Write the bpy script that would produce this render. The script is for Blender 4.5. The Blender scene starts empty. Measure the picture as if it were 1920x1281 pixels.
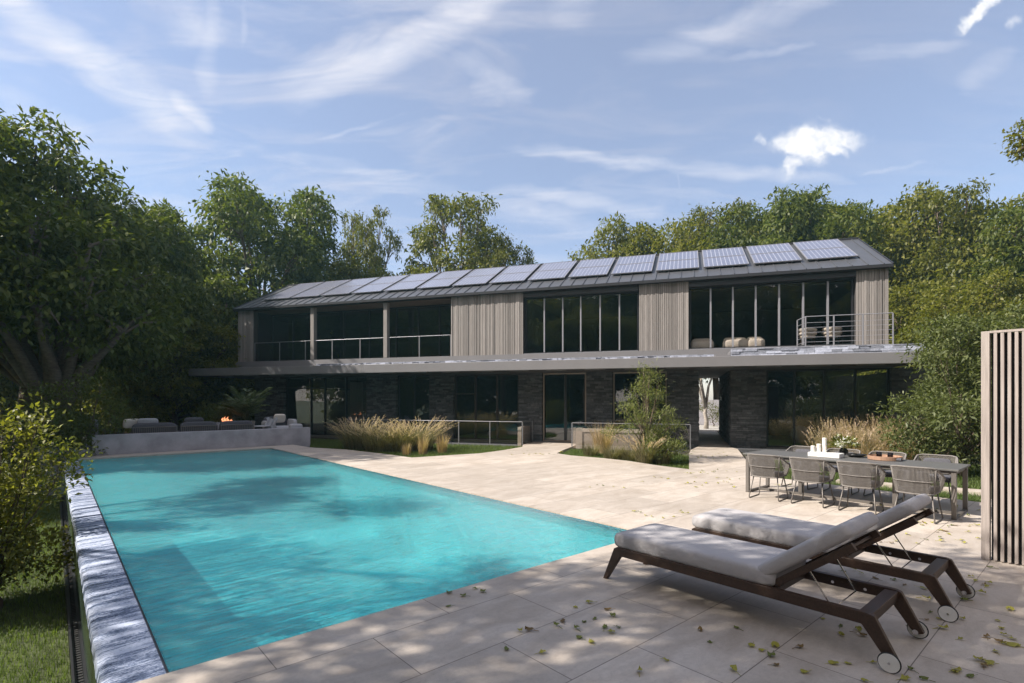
import bpy, math, random
import numpy as np
from mathutils import Vector, Matrix
from mathutils.geometry import tessellate_polygon
R=math.radians
random.seed(7); rng=np.random.default_rng(11)
D=bpy.data; C=bpy.context.scene.collection
CAMH=1.8; FP=986.0
# ---------------------------------------------------------------- frames
POOL=math.atan2(.6578,.7533)      # x axis: across the pool, y axis: along it
HOUSE=-math.atan2(.3162,.9487)    # x axis: along the facade (to the right), y axis: into the house
def rot(ang,x,y): c,s=math.cos(ang),math.sin(ang); return (c*x-s*y, s*x+c*y)
def inv(ang,x,y): return rot(-ang,x,y)
def G(px,py,z=0.0):               # survey: point of height z seen at a photo pixel
    Y=FP*(CAMH-z)/(py-747.0); return ((px-960)/FP*Y, Y)
def GP(px,py,z=0.0): return inv(POOL,*G(px,py,z))
def HX(px,v):                     # house x of a pixel column on facade depth v
    r=(px-960)/FP; return -v*(.3162-.9487*r)/(.9487+.3162*r)
# ---------------------------------------------------------------- mesh builder
class MB:
    def __init__(s): s.v=[]; s.f=[]; s.uv=None; s.sm=False
    def add(s,vs,fs):
        n=len(s.v); s.v+= [tuple(p) for p in vs]; s.f+=[tuple(n+i for i in f) for f in fs]; return s
    def box(s,x0,x1,y0,y1,z0,z1):
        return s.add([(x0,y0,z0),(x1,y0,z0),(x1,y1,z0),(x0,y1,z0),(x0,y0,z1),(x1,y0,z1),(x1,y1,z1),(x0,y1,z1)],
          [(0,3,2,1),(4,5,6,7),(0,1,5,4),(1,2,6,5),(2,3,7,6),(3,0,4,7)])
    def bar(s,p,q,w,h=None,up=(0,0,1),w2=None,h2=None):
        h=h or w; w2=w2 or w; h2=h2 or h
        p=Vector(p);q=Vector(q);d=(q-p).normalized();u=Vector(up)
        if abs(d.dot(u))>.98:u=Vector((1,0,0))
        a=d.cross(u).normalized();b=a.cross(d).normalized()
        vs=[]
        for o,ww,hh in((p,w,h),(q,w2,h2)):
            for i,j in((-1,-1),(1,-1),(1,1),(-1,1)): vs.append(o+a*(i*ww/2)+b*(j*hh/2))
        return s.add(vs,[(0,1,2,3),(7,6,5,4),(0,4,5,1),(1,5,6,2),(2,6,7,3),(3,7,4,0)])
    def tube(s,pts,r,n=8,cap=True,close=False):
        pts=[Vector(p) for p in pts]; m=len(pts); rr=r if isinstance(r,(list,tuple)) else [r]*m
        base=len(s.v); ref=None
        for i,p in enumerate(pts):
            if close: d=pts[(i+1)%m]-pts[i-1]
            else: d=pts[min(i+1,m-1)]-pts[max(i-1,0)]
            d.normalize()
            if ref is None:
                ref=Vector((0,0,1)) if abs(d.z)<.9 else Vector((1,0,0))
            a=d.cross(ref).normalized(); ref=a.cross(d).normalized()
            for k in range(n):
                t=2*math.pi*k/n; s.v.append(tuple(p+a*(rr[i]*math.cos(t))+ref*(rr[i]*math.sin(t))))
        for i in range(m if close else m-1):
            j=(i+1)%m
            for k in range(n):
                l=(k+1)%n; s.f.append((base+i*n+k,base+i*n+l,base+j*n+l,base+j*n+k))
        if cap and not close:
            s.f.append(tuple(base+k for k in range(n))[::-1]); s.f.append(tuple(base+(m-1)*n+k for k in range(n)))
        return s
    def lathe(s,cx,cy,prof,n=24):
        base=len(s.v)
        for r,z in prof:
            for k in range(n):
                t=2*math.pi*k/n; s.v.append((cx+r*math.cos(t),cy+r*math.sin(t),z))
        for i in range(len(prof)-1):
            for k in range(n):
                l=(k+1)%n; s.f.append((base+i*n+k,base+i*n+l,base+(i+1)*n+l,base+(i+1)*n+k))
        if prof[0][0]>1e-4: s.f.append(tuple(base+k for k in range(n))[::-1])
        if prof[-1][0]>1e-4: s.f.append(tuple(base+(len(prof)-1)*n+k for k in range(n)))
        return s
    def poly(s,pts,z0,z1):        # prism from an outline
        n=len(pts); tri=tessellate_polygon([[Vector((x,y,0)) for x,y in pts]])
        b=len(s.v); s.v+=[(x,y,z1) for x,y in pts]+[(x,y,z0) for x,y in pts]
        area=sum(pts[i][0]*pts[(i+1)%n][1]-pts[(i+1)%n][0]*pts[i][1] for i in range(n))
        for t in tri:
            a,c,d=[pts[i] for i in t]
            ar=(c[0]-a[0])*(d[1]-a[1])-(d[0]-a[0])*(c[1]-a[1])
            t=tuple(t) if ar>0 else tuple(t)[::-1]
            s.f.append(tuple(b+i for i in t)); s.f.append(tuple(b+n+i for i in t[::-1]))
        for i in range(n):
            j=(i+1)%n; q=(b+i,b+j,b+n+j,b+n+i); s.f.append(q[::-1] if area>0 else q)
        return s
    def prism_xz(s,prof,y0,y1):   # profile in x,z extruded along y
        n=len(prof); b=len(s.v)
        s.v+=[(x,y0,z) for x,z in prof]+[(x,y1,z) for x,z in prof]
        s.f.append(tuple(b+i for i in range(n))); s.f.append(tuple(b+n+i for i in range(n))[::-1])
        for i in range(n):
            j=(i+1)%n; s.f.append((b+i,b+n+i,b+n+j,b+j))
        return s
def rotmb(mb,ang,cx=0,cy=0):
    mb.v=[(rot(ang,x-cx,y-cy)[0]+cx,rot(ang,x-cx,y-cy)[1]+cy,z) for x,y,z in mb.v]; return mb
INFO={}
def put(o,ang,org):
    x,y=rot(ang,org[0],org[1]); o.location=(x,y,org[2]); o.rotation_euler=(0,0,ang); INFO[o.name]=(ang,org)
def tag(o,label,cat,group=None):
    o['label']=label; o['category']=cat
    if group:o['group']=group
def thing(name,label,cat,ang,org,group=None):
    o=D.objects.new(name,None); C.objects.link(o); put(o,ang,org); tag(o,label,cat,group); o.empty_display_size=.2; return o
def mesh(name,mb,org,m,smooth=False,bevel=0,uv=None,sub=0):
    me=D.meshes.new(name)
    ox,oy,oz=org
    me.from_pydata([(x-ox,y-oy,z-oz) for x,y,z in mb.v],[],mb.f)
    me.validate(); me.update()
    if smooth: me.shade_smooth()
    me.materials.append(m)
    o=D.objects.new(name,me); C.objects.link(o)
    if bevel:
        b=o.modifiers.new('b','BEVEL'); b.width=bevel; b.segments=2; b.limit_method='ANGLE'; b.angle_limit=R(40)
    if sub:
        b=o.modifiers.new('s','SUBSURF'); b.levels=sub; b.render_levels=sub
    return o
def part(name,mb,m,parent,**k):
    ang,org=INFO[parent.name]; o=mesh(name,mb,org,m,**k); o.parent=parent; INFO[o.name]=(ang,org)
    return o
def solo(name,mb,m,label,cat,ang,org,group=None,**k):
    o=mesh(name,mb,org,m,**k); put(o,ang,org); tag(o,label,cat,group); return o
def struct(name,mb,m,ang=0,kind='structure',**k):
    o=mesh(name,mb,(0,0,0),m,**k); put(o,ang,(0,0,0)); o['kind']=kind; return o
def kids(o): return [c for c in o.children]
def copy_tree(o,parent=None):
    c=o.copy(); C.objects.link(c); c.parent=parent
    for ch in kids(o): copy_tree(ch,c)
    return c
def npmesh(name,V,F,m,smooth=False):
    me=D.meshes.new(name); k=F.shape[1]
    me.vertices.add(len(V)); me.vertices.foreach_set('co',V.astype(np.float32).ravel())
    me.loops.add(F.size); me.loops.foreach_set('vertex_index',F.astype(np.int32).ravel())
    me.polygons.add(len(F)); me.polygons.foreach_set('loop_start',np.arange(0,F.size,k,dtype=np.int32))
    me.polygons.foreach_set('loop_total',np.full(len(F),k,dtype=np.int32))
    me.update(calc_edges=True); me.materials.append(m)
    if smooth: me.shade_smooth()
    o=D.objects.new(name,me); C.objects.link(o); return o
# ---------------------------------------------------------------- materials
class N:
    def __init__(s,name):
        s.m=D.materials.new(name); s.m.use_nodes=True; s.t=s.m.node_tree; s.t.nodes.clear(); s.out=s.n('ShaderNodeOutputMaterial')
    def n(s,ty,**k):
        o=s.t.nodes.new(ty)
        for a,b in k.items(): setattr(o,a,b)
        return o
    def l(s,a,b): s.t.links.new(a,b)
    def math(s,op,a,b=None,clamp=False):
        o=s.n('ShaderNodeMath',operation=op,use_clamp=clamp)
        for i,x in enumerate((a,b)):
            if x is None: continue
            if isinstance(x,(int,float)): o.inputs[i].default_value=x
            else: s.l(x,o.inputs[i])
        return o.outputs[0]
    def mix(s,f,a,b,bt='MIX'):
        o=s.n('ShaderNodeMix',data_type='RGBA',blend_type=bt)
        for i,x in ((0,f),(6,a),(7,b)):
            if isinstance(x,(int,float)): o.inputs[i].default_value=x
            elif isinstance(x,tuple): o.inputs[i].default_value=(*x[:3],1)
            else: s.l(x,o.inputs[i])
        return o.outputs[2]
    def coord(s,kind='Object',scale=(1,1,1),loc=(0,0,0),rz=0):
        c=s.n('ShaderNodeTexCoord'); m=s.n('ShaderNodeMapping'); m.inputs['Scale'].default_value=scale; m.inputs['Location'].default_value=loc
        m.inputs['Rotation'].default_value=(0,0,rz)
        s.l(c.outputs[kind],m.inputs[0]); return m.outputs[0]
    def noise(s,vec,scale,det=4,rough=.55,dist=0):
        o=s.n('ShaderNodeTexNoise'); o.inputs['Scale'].default_value=scale; o.inputs['Detail'].default_value=det
        o.inputs['Roughness'].default_value=rough; o.inputs['Distortion'].default_value=dist
        if vec is not None: s.l(vec,o.inputs['Vector'])
        return o.outputs[0]
    def ramp(s,f,stops):
        o=s.n('ShaderNodeValToRGB'); e=o.color_ramp.elements
        while len(e)<len(stops): e.new(.5)
        for i,(p,c) in enumerate(stops):
            e[i].position=p; e[i].color=(*((c,c,c) if isinstance(c,(int,float)) else c),1)
        s.l(f,o.inputs[0]); return o.outputs[0]
    def bump(s,h,strength=.3,dist=.02,nrm=None):
        o=s.n('ShaderNodeBump'); o.inputs['Strength'].default_value=strength; o.inputs['Distance'].default_value=dist
        s.l(h,o.inputs['Height'])
        if nrm is not None: s.l(nrm,o.inputs['Normal'])
        return o.outputs[0]
    def bsdf(s,col,rough=.6,metal=0,nrm=None,**k):
        o=s.n('ShaderNodeBsdfPrincipled')
        for i,x in (('Base Color',col),('Roughness',rough),('Metallic',metal)):
            if isinstance(x,(int,float)): o.inputs[i].default_value=x
            elif isinstance(x,tuple): o.inputs[i].default_value=(*x[:3],1)
            else: s.l(x,o.inputs[i])
        for a,b in k.items(): o.inputs[a.replace('_',' ')].default_value=b
        if nrm is not None: s.l(nrm,o.inputs['Normal'])
        return o
    def done(s,sh,disp=None):
        s.l(sh.outputs[0] if hasattr(sh,'outputs') else sh,s.out.inputs[0]); return s.m
def pm(name,c,rough=.6,metal=0,var=.15,scale=6,bs=0,bscale=60,stretch=(1,1,1),island=0,**k):
    n=N(name); v=n.coord(scale=stretch); f=n.noise(v,scale)
    lo=tuple(x*(1-var) for x in c); hi=tuple(x*(1+var) for x in c)
    col=n.ramp(f,[(.3,lo),(.7,hi)])
    if island:
        g=n.n('ShaderNodeNewGeometry'); r=n.ramp(g.outputs['Random Per Island'],[(0,1-island),(1,1+island*.6)])
        col=n.mix(1,col,r,'MULTIPLY')
    nr=n.bump(n.noise(v,bscale),bs,.01) if bs else None
    return n.done(n.bsdf(col,rough,metal,nr,**k))
M={}
def deck_mat():
    n=N('travertine_tiles'); v=n.coord()
    b=n.n('ShaderNodeTexBrick'); b.offset=.5; b.inputs['Scale'].default_value=1; b.inputs['Mortar Size'].default_value=.0036
    b.inputs['Mortar Smooth'].default_value=.1; b.inputs['Brick Width'].default_value=1.38; b.inputs['Row Height'].default_value=.69
    b.inputs['Color1'].default_value=(0,0,0,1); b.inputs['Color2'].default_value=(1,1,1,1); b.inputs['Mortar'].default_value=(.5,.5,.5,1)
    mp=n.coord(loc=(-.43+.69,-.21,0)); n.l(mp,b.inputs['Vector'])
    st=n.noise(n.coord(scale=(1,2.2,1),rz=.3),1.6,8,.62,.8); sp=n.noise(v,28,6,.7)
    fine=n.noise(v,220,3,.6)
    col=n.mix(n.ramp(st,[(.36,0.),(.64,1.)]),(.44,.375,.315),(.555,.49,.43))
    col=n.mix(1,col,n.ramp(sp,[(.3,.86),(.5,1.),(.72,1.08)]),'MULTIPLY')
    col=n.mix(1,col,n.ramp(n.noise(v,.35,3),[(.35,.9),(.65,1.05)]),'MULTIPLY')
    tone=n.ramp(b.outputs['Color'],[(0,.88),(1,1.07)])
    col=n.mix(1,col,tone,'MULTIPLY')
    vein=n.ramp(n.noise(n.coord(scale=(1,3,1),rz=.5),2.2,10,.7,1.5),[(.485,0.),(.5,1.),(.515,0.)])
    col=n.mix(n.math('MULTIPLY',vein,.22),col,(.25,.2,.16))
    col=n.mix(b.outputs['Fac'],col,(.16,.13,.11))
    h=n.mix(.3,n.math('SUBTRACT',1.,b.outputs['Fac']),n.mix(.5,sp,fine))
    return n.done(n.bsdf(col,n.ramp(sp,[(.3,.45),(.7,.68)]),0,n.bump(h,.28,.012)))
M['deck']=deck_mat()
M['concrete']=pm('grey_concrete',(.38,.365,.40),.75,var=.2,scale=2.5,bs=.15,bscale=40)
M['coping']=pm('light_coping',(.42,.37,.32),.6,var=.12,scale=5)
M['beigetone']=pm('beige_render',(.42,.36,.31),.8,var=.12,scale=3)  # pot colour, also the panels standing for reflections by the balustrades
def wood_clad():
    n=N('weathered_larch'); v=n.coord(scale=(14,14,.7))
    g=n.n('ShaderNodeNewGeometry'); rnd=g.outputs['Random Per Island']
    off=n.n('ShaderNodeVectorMath',operation='ADD'); n.l(v,off.inputs[0]); cmb=n.n('ShaderNodeCombineXYZ'); n.l(n.math('MULTIPLY',rnd,37.),cmb.inputs[2]); n.l(cmb.outputs[0],off.inputs[1])
    f=n.noise(off.outputs[0],2.5,8,.65,.6)
    col=n.ramp(f,[(.25,(.195,.175,.165)),(.5,(.26,.237,.225)),(.8,(.335,.31,.295))])
    col=n.mix(1,col,n.ramp(rnd,[(0,.72),(.5,1.),(1,1.2)]),'MULTIPLY')
    return n.done(n.bsdf(col,.8,0,n.bump(f,.4,.006)))
M['larch']=wood_clad()
def dark_wood():
    n=N('oiled_dark_teak'); v=n.coord(scale=(2,14,14)); f=n.noise(v,5,8,.65,1.)
    col=n.ramp(f,[(.25,(.022,.013,.009)),(.55,(.055,.03,.019)),(.85,(.10,.055,.033))])
    return n.done(n.bsdf(col,n.ramp(f,[(.2,.38),(.8,.55)]),0,n.bump(f,.25,.003)))
M['teak']=dark_wood()
M['screenwood']=pm('taupe_screen_timber',(.36,.31,.285),.75,var=.22,scale=3,bs=.3,bscale=9,stretch=(14,14,.6),island=.12)
def stone_mat(name,lo,hi):
    n=N(name); v=n.coord(); g=n.n('ShaderNodeNewGeometry'); f=n.noise(v,9,8,.7)
    col=n.mix(n.ramp(f,[(.3,0.),(.7,1.)]),lo,hi); col=n.mix(1,col,n.ramp(g.outputs['Random Per Island'],[(0,.55),(.6,1.),(1,1.5)]),'MULTIPLY')
    return n.done(n.bsdf(col,.85,0,n.bump(n.noise(v,22,8,.7),.7,.02)))
M['slate']=stone_mat('stacked_slate',(.055,.055,.062),(.13,.13,.14))
M['paleslate']=stone_mat('pale_stacked_stone',(.22,.24,.30),(.44,.46,.55))
M['roof']=pm('anthracite_zinc',(.105,.108,.12),.42,.35,var=.07,scale=2)
M['fascia']=pm('grey_painted_fascia',(.185,.18,.19),.5,var=.05,scale=1.2)
M['darkmetal']=pm('dark_grey_metal',(.035,.036,.042),.4,.3,var=.08)
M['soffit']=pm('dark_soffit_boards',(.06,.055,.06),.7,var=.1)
M['soffitwood']=pm('brown_soffit_boards',(.12,.085,.065),.7,var=.25,scale=3,stretch=(1,12,1))
M['mullion']=pm('light_grey_aluminium',(.30,.30,.33),.4,.3,var=.05)
M['steel']=pm('brushed_steel',(.24,.24,.26),.5,.7,var=.04)
M['chrome']=pm('chrome',(.7,.7,.73),.12,1,var=.02)
M['brownframe']=pm('bronze_frame',(.045,.03,.025),.45,.2,var=.1)
M['beigeframe']=pm('champagne_frame',(.30,.25,.21),.45,.2,var=.06)
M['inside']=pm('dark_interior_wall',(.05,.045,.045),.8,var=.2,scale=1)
M['insidewood']=pm('interior_oak_panel',(.15,.11,.085),.6,var=.25,scale=3,stretch=(12,12,.7))
M['insidefloor']=pm('interior_floor',(.13,.115,.105),.35,var=.15,scale=1)
M['cream']=pm('cream_boucle',(.68,.62,.55),.9,var=.06,bs=.3,bscale=150)
M['curtain']=pm('beige_curtain',(.36,.29,.24),.9,var=.1,scale=3,stretch=(14,14,.3))
def glass(name,tint,ior,rough=0):
    n=N(name); ge=n.n('ShaderNodeNewGeometry'); dp=n.n('ShaderNodeVectorMath',operation='DOT_PRODUCT'); n.l(ge.outputs['Normal'],dp.inputs[0]); n.l(ge.outputs['Incoming'],dp.inputs[1])
    f0=((ior-1)/(ior+1))**2; c_=n.math('SUBTRACT',1.,n.math('ABSOLUTE',dp.outputs['Value']))
    fres=n.math('ADD',f0,n.math('MULTIPLY',n.math('POWER',c_,5.),1-f0),True)
    nz=n.bump(n.noise(n.coord(scale=(1,1,1)),.5,2),.012,.3)
    t=n.n('ShaderNodeBsdfTransparent'); t.inputs[0].default_value=(*tint,1)
    g=n.n('ShaderNodeBsdfGlossy'); g.inputs['Roughness'].default_value=rough; g.inputs[0].default_value=(.95,.97,1,1); n.l(nz,g.inputs['Normal'])
    m=n.n('ShaderNodeMixShader'); n.l(fres,m.inputs[0]); n.l(t.outputs[0],m.inputs[1]); n.l(g.outputs[0],m.inputs[2])
    return n.done(m)
M['glass']=glass('solar_glazing',(.85,.87,.88),1.75)
M['clear']=glass('clear_glass',(.91,.90,.89),1.5)
def fabric():
    n=N('light_grey_outdoor_fabric'); v=n.coord(); w=n.noise(v,420,2); fo=n.noise(n.coord(scale=(1,1,1)),7,3,.5,.6); col=n.mix(n.ramp(w,[(.35,0.),(.65,1.)]),(.38,.36,.37),(.47,.45,.455))
    b1=n.bump(w,.3,.003); return n.done(n.bsdf(col,.92,0,n.bump(fo,.55,.03,b1),Sheen_Weight=.15))
M['fabric']=fabric()
M['darkfabric']=pm('charcoal_fabric',(.09,.09,.105),.9,var=.15,scale=30,bs=.3,bscale=200)
M['throw']=pm('pale_grey_throw',(.42,.42,.45),.95,var=.1,scale=30,bs=.3,bscale=150)
M['rope']=pm('taupe_rope',(.185,.17,.16),.85,var=.12,scale=40,bs=.3,bscale=200)
M['chairframe']=pm('taupe_metal',(.15,.135,.125),.45,.3,var=.05)
M['tabletop']=pm('grey_table_board',(.11,.108,.105),.45,var=.2,scale=4,stretch=(12,1,12))
M['white']=pm('white_ceramic',(.78,.77,.75),.4,var=.03)
M['wax']=pm('white_wax',(.75,.72,.68),.5,var=.02,Subsurface_Weight=.2)
M['black']=pm('black_ceramic',(.015,.015,.017),.3,var=.1)
M['traywood']=pm('light_wood_tray',(.36,.22,.15),.5,var=.15,scale=3,stretch=(1,8,1))
M['smoke']=glass('smoked_glass',(.35,.28,.25),1.5)
M['bark']=pm('brown_bark',(.115,.085,.062),.95,var=.4,scale=6,bs=1,bscale=14,stretch=(1,1,.35))
M['palebark']=pm('pale_bark',(.34,.30,.26),.9,var=.3,scale=8,bs=.4,bscale=20)
M['forkbark']=pm('ringed_brown_bark',(.16,.13,.105),.9,var=.3,scale=6,bs=.8,bscale=12,stretch=(1,1,3))
M['rubber']=pm('black_rubber',(.02,.02,.02),.7)
M['flame']=None
def leafmat(name,c1,c2,trans=.35,rough=.5,zs=.25):
    n=N(name); g=n.n('ShaderNodeNewGeometry'); v=n.coord(); f=n.noise(v,zs*4,3)
    r=n.math('ADD',n.math('MULTIPLY',g.outputs['Random Per Island'],.6),n.math('MULTIPLY',f,.5))
    col=n.ramp(r,[(.15,c1),(.85,c2)])
    p=n.bsdf(col,rough,Specular_IOR_Level=.35); t=n.n('ShaderNodeBsdfTranslucent')
    hc=n.mix(1,col,(1.5,1.6,.7),'MULTIPLY'); n.l(hc,t.inputs[0])
    m=n.n('ShaderNodeMixShader'); m.inputs[0].default_value=trans; n.l(p.outputs[0],m.inputs[1]); n.l(t.outputs[0],m.inputs[2])
    return n.done(m)
M['leaf']=leafmat('tree_leaves',(.042,.066,.012),(.135,.155,.03))
M['leafopen']=leafmat('open_tree_leaves',(.055,.068,.012),(.17,.168,.028))
M['leafshrub']=leafmat('shrub_leaves',(.055,.075,.025),(.16,.18,.07))
M['leafyellow']=leafmat('yellow_shrub_leaves',(.075,.085,.012),(.26,.25,.05),.4)
M['leafconifer']=leafmat('soft_needles',(.08,.10,.03),(.21,.23,.08),.4)
M['leafpalm']=leafmat('palm_leaves',(.06,.085,.03),(.18,.21,.09),.25,.4)
M['grassblade']=leafmat('lawn_blades',(.05,.085,.02),(.15,.20,.055),.4,.6,.5)
M['feather']=leafmat('feather_grass_blades',(.30,.21,.12),(.55,.42,.27),.35,.7,.6)
M['greenfeather']=leafmat('green_grass_blades',(.08,.085,.04),(.27,.23,.135),.35,.6,.6)
M['plume']=leafmat('pale_plumes',(.36,.26,.20),(.68,.56,.47),.4,.8)
M['petal']=leafmat('white_petals',(.7,.7,.68),(.9,.9,.88),.2,.6)
M['lawnsoil']=pm('lawn_ground',(.06,.075,.025),.95,var=.4,scale=3,bs=.5,bscale=40)
M['soil']=pm('garden_ground',(.06,.055,.035),.95,var=.4,scale=2,bs=.5,bscale=40)
M['gravel']=pm('pale_gravel',(.42,.40,.38),.9,var=.5,scale=40,bs=.8,bscale=50)
for k,(a,b) in {'lf_yellow':((.20,.20,.03),(.42,.38,.07)),'lf_green':((.07,.10,.02),(.17,.19,.04)),'lf_brown':((.10,.065,.02),(.22,.14,.05))}.items():
    M[k]=leafmat(k.replace('lf','fallen'),a,b,.15,.5,3)
# ---------------------------------------------------------------- water
def water_mat():
    n=N('pool_water'); v=n.coord()
    fine=n.noise(n.coord(scale=(1,1,1)),24,5,.65,.4)
    mid=n.noise(n.coord(scale=(1,1.6,1),rz=.4),3.6,4,.55,.6)
    streak=n.noise(n.coord(scale=(.55,7,1)),1.7,3,.5,.2)
    x=n.n('ShaderNodeSeparateXYZ'); n.l(v,x.inputs[0])
    near=n.ramp(n.math('MULTIPLY',x.outputs[0],1/4.),[(.14,1.),(.62,0.)])
    v=v
    h=n.math('ADD',n.math('ADD',n.math('MULTIPLY',fine,.34),n.math('MULTIPLY',mid,.6)),n.math('MULTIPLY',n.math('MULTIPLY',streak,near),2.2))
    b=n.bump(h,.9,.055)
    fr=n.n('ShaderNodeFresnel'); fr.inputs[0].default_value=1.33; n.l(b,fr.inputs['Normal'])
    gl=n.n('ShaderNodeBsdfGlossy'); gl.inputs['Roughness'].default_value=.05; n.l(b,gl.inputs['Normal'])
    tr=n.n('ShaderNodeBsdfTransparent'); tr.inputs[0].default_value=(.52,.93,.97,1)
    ss=n.bsdf((.16,.78,.88),.6,0,b,Subsurface_Weight=1.,Subsurface_Scale=.7,Specular_IOR_Level=0.)
    ss.inputs['Subsurface Radius'].default_value=(.25,.9,1.)
    m0=n.n('ShaderNodeMixShader'); m0.inputs[0].default_value=.33; n.l(tr.outputs[0],m0.inputs[1]); n.l(ss.outputs[0],m0.inputs[2])
    m=n.n('ShaderNodeMixShader'); n.l(fr.outputs[0],m.inputs[0]); n.l(m0.outputs[0],m.inputs[1]); n.l(gl.outputs[0],m.inputs[2])
    return n.done(m)
M['water']=water_mat()
def pooltile():
    n=N('pool_mosaic'); v=n.coord()
    b=n.n('ShaderNodeTexBrick'); b.offset=.5
    for a,q in(('Scale',1),('Mortar Size',.008),('Brick Width',1.2),('Row Height',.6)): b.inputs[a].default_value=q
    n.l(v,b.inputs['Vector'])
    col=n.mix(n.ramp(n.noise(v,1.1,5,.6,.6),[(.35,0.),(.65,1.)]),(.20,.66,.72),(.50,.95,.95))
    col=n.mix(n.math('MULTIPLY',b.outputs['Fac'],.6),col,(.05,.22,.28))
    return n.done(n.bsdf(col,.5,0,n.bump(n.noise(n.coord(scale=(1,1.5,1)),3,4,.6),.5,.05)))
M['pooltile']=pooltile()
def lipmat():
    n=N('spilling_water_over_stone'); s1=n.noise(n.coord(scale=(.8,7,1)),1.5,3,.5,.15); s2=n.noise(n.coord(scale=(5,40,1)),1.6,4,.6,.1); s3=n.noise(n.coord(scale=(38,60,1)),1.2,3,.7)
    f=n.math('ADD',n.math('ADD',n.math('MULTIPLY',s1,.45),n.math('MULTIPLY',s2,.33)),n.math('MULTIPLY',s3,.30))
    col=n.ramp(f,[(.43,(.04,.055,.10)),(.51,(.20,.25,.38)),(.59,(.66,.72,.88))])  # pale streaks are foam, with sky reflection and sparkle painted into the colour
    return n.done(n.bsdf(col,.25,0,n.bump(s3,.3,.01),Specular_IOR_Level=.7))
M['lip']=lipmat()
def fallmat():
    n=N('mossy_wet_wall'); s1=n.noise(n.coord(scale=(2,5,.5)),2.5,5,.6,.3); s2=n.noise(n.coord(),14,5,.7)
    col=n.ramp(s1,[(.3,(.012,.02,.014)),(.55,(.035,.055,.04)),(.8,(.085,.11,.085))])
    return n.done(n.bsdf(col,.25,0,n.bump(n.mix(.4,s1,s2),.6,.03)))
M['fall']=fallmat()
# ---------------------------------------------------------------- ground, deck
BIG=400
g=MB()
g.poly([(.45,4.0),(-BIG,4.0),(-BIG,-BIG),(BIG,-BIG),(BIG,BIG),(.45,BIG),(.45,20.3),(6.1,20.3),(6.1,4.0)],-.4,-.12)
struct('ground',g,M['soil'],POOL)
g=MB().poly([(-BIG,4.0),(.14,4.0),(.14,20.7),(.44,20.7),(.44,BIG),(-BIG,BIG)],-1.5,-1.1)
struct('lawn_ground',g,M['lawnsoil'],POOL)
out=[(-6,4.08),(-6,-9),(14.2,-9),(14.2,1.2),GP(1840,942),GP(1462,897),GP(1403,868),GP(1383,842)]
out+=[inv(POOL,*rot(HOUSE,1.53,21.0)),inv(POOL,*rot(HOUSE,.41,21.0)),inv(POOL,*rot(HOUSE,.12,19.45)),GP(1292,851),GP(1292,880),GP(1260,876),GP(1228,872),GP(1180,864.5),GP(1129,859),GP(1070,854),GP(1044,850),GP(1058,843),GP(1072,838)]
out+=[inv(POOL,*rot(HOUSE,-4.13,21.05)),inv(POOL,*rot(HOUSE,-6.05,21.05)),inv(POOL,*rot(HOUSE,-6.05,19.5)),GP(979,838),GP(945,844),GP(900,850),GP(836,854),GP(790,857),GP(771,858),GP(720,851),GP(649,843),GP(581,839)]
out+=[(7.05,21.0),(.9,21.0),(.55,21.0),(.55,20.12),(5.99,20.12),(5.99,4.08)]
deck=struct('pool_deck',MB().poly(out,-.115,0),M['deck'],POOL)
# paving strip in the right bed, grass strips
struct('stepping_path',MB().poly([GP(1840,922),GP(1567,900),GP(1572,897.2),GP(1840,917)],-.11,-.01),M['deck'],POOL)
pl=[inv(HOUSE,*G(1403,868))]
dx,dy=inv(HOUSE,*G(1405,868))
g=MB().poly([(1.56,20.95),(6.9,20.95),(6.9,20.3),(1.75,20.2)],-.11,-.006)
struct('shade_strip',g,M['slate'],HOUSE)  # dark strip standing for the shaded well before the right window
# passage floor
struct('passage_floor',MB().box(.41,1.53,21.02,32,-.1,-.004),M['deck'],HOUSE)
struct('courtyard_gravel',MB().box(-3,6,32.02,52,-.11,-.02),M['gravel'],HOUSE)
# ---------------------------------------------------------------- pool
W0,W1,T0,T1=.56,5.99,4.08,20.10
pool=thing('infinity_pool','long turquoise infinity pool with a white spillway lip along its left side','swimming pool',POOL,(3.2,12,0))
b=MB()
for x0,x1,y0,y1,z0,z1 in((W0-.25,W1+.1,T0-.08,T1+.1,-1.75,-1.6),(W0-.25,W0-.02,T0,T1,-1.6,-.13),(W1+.02,W1+.2,T0-.0,T1,-1.6,-.12),(W0-.02,W1+.02,T0-.16,T0+.0,-1.6,-.12),(W0-.02,W1+.02,T1,T1+.14,-1.6,-.12)):
    b.box(x0,x1,y0,y1,z0,z1)
part('basin',b,M['pooltile'],pool)
# slot channel and metal edge on the right side
e=MB().box(W1-.055,W1-.002,T0,T1,-.11,-.035); part('overflow_slot',e,M['rubber'],pool)
e=MB().box(W1-.062,W1-.056,T0,T1,-.11,-.004); part('edge_trim',e,M['chrome'],pool)
e=MB().box(W0,W1-.07,T0-.012,T0-.002,-.12,-.012); part('edge_trim',e,M['darkmetal'],pool)
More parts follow.
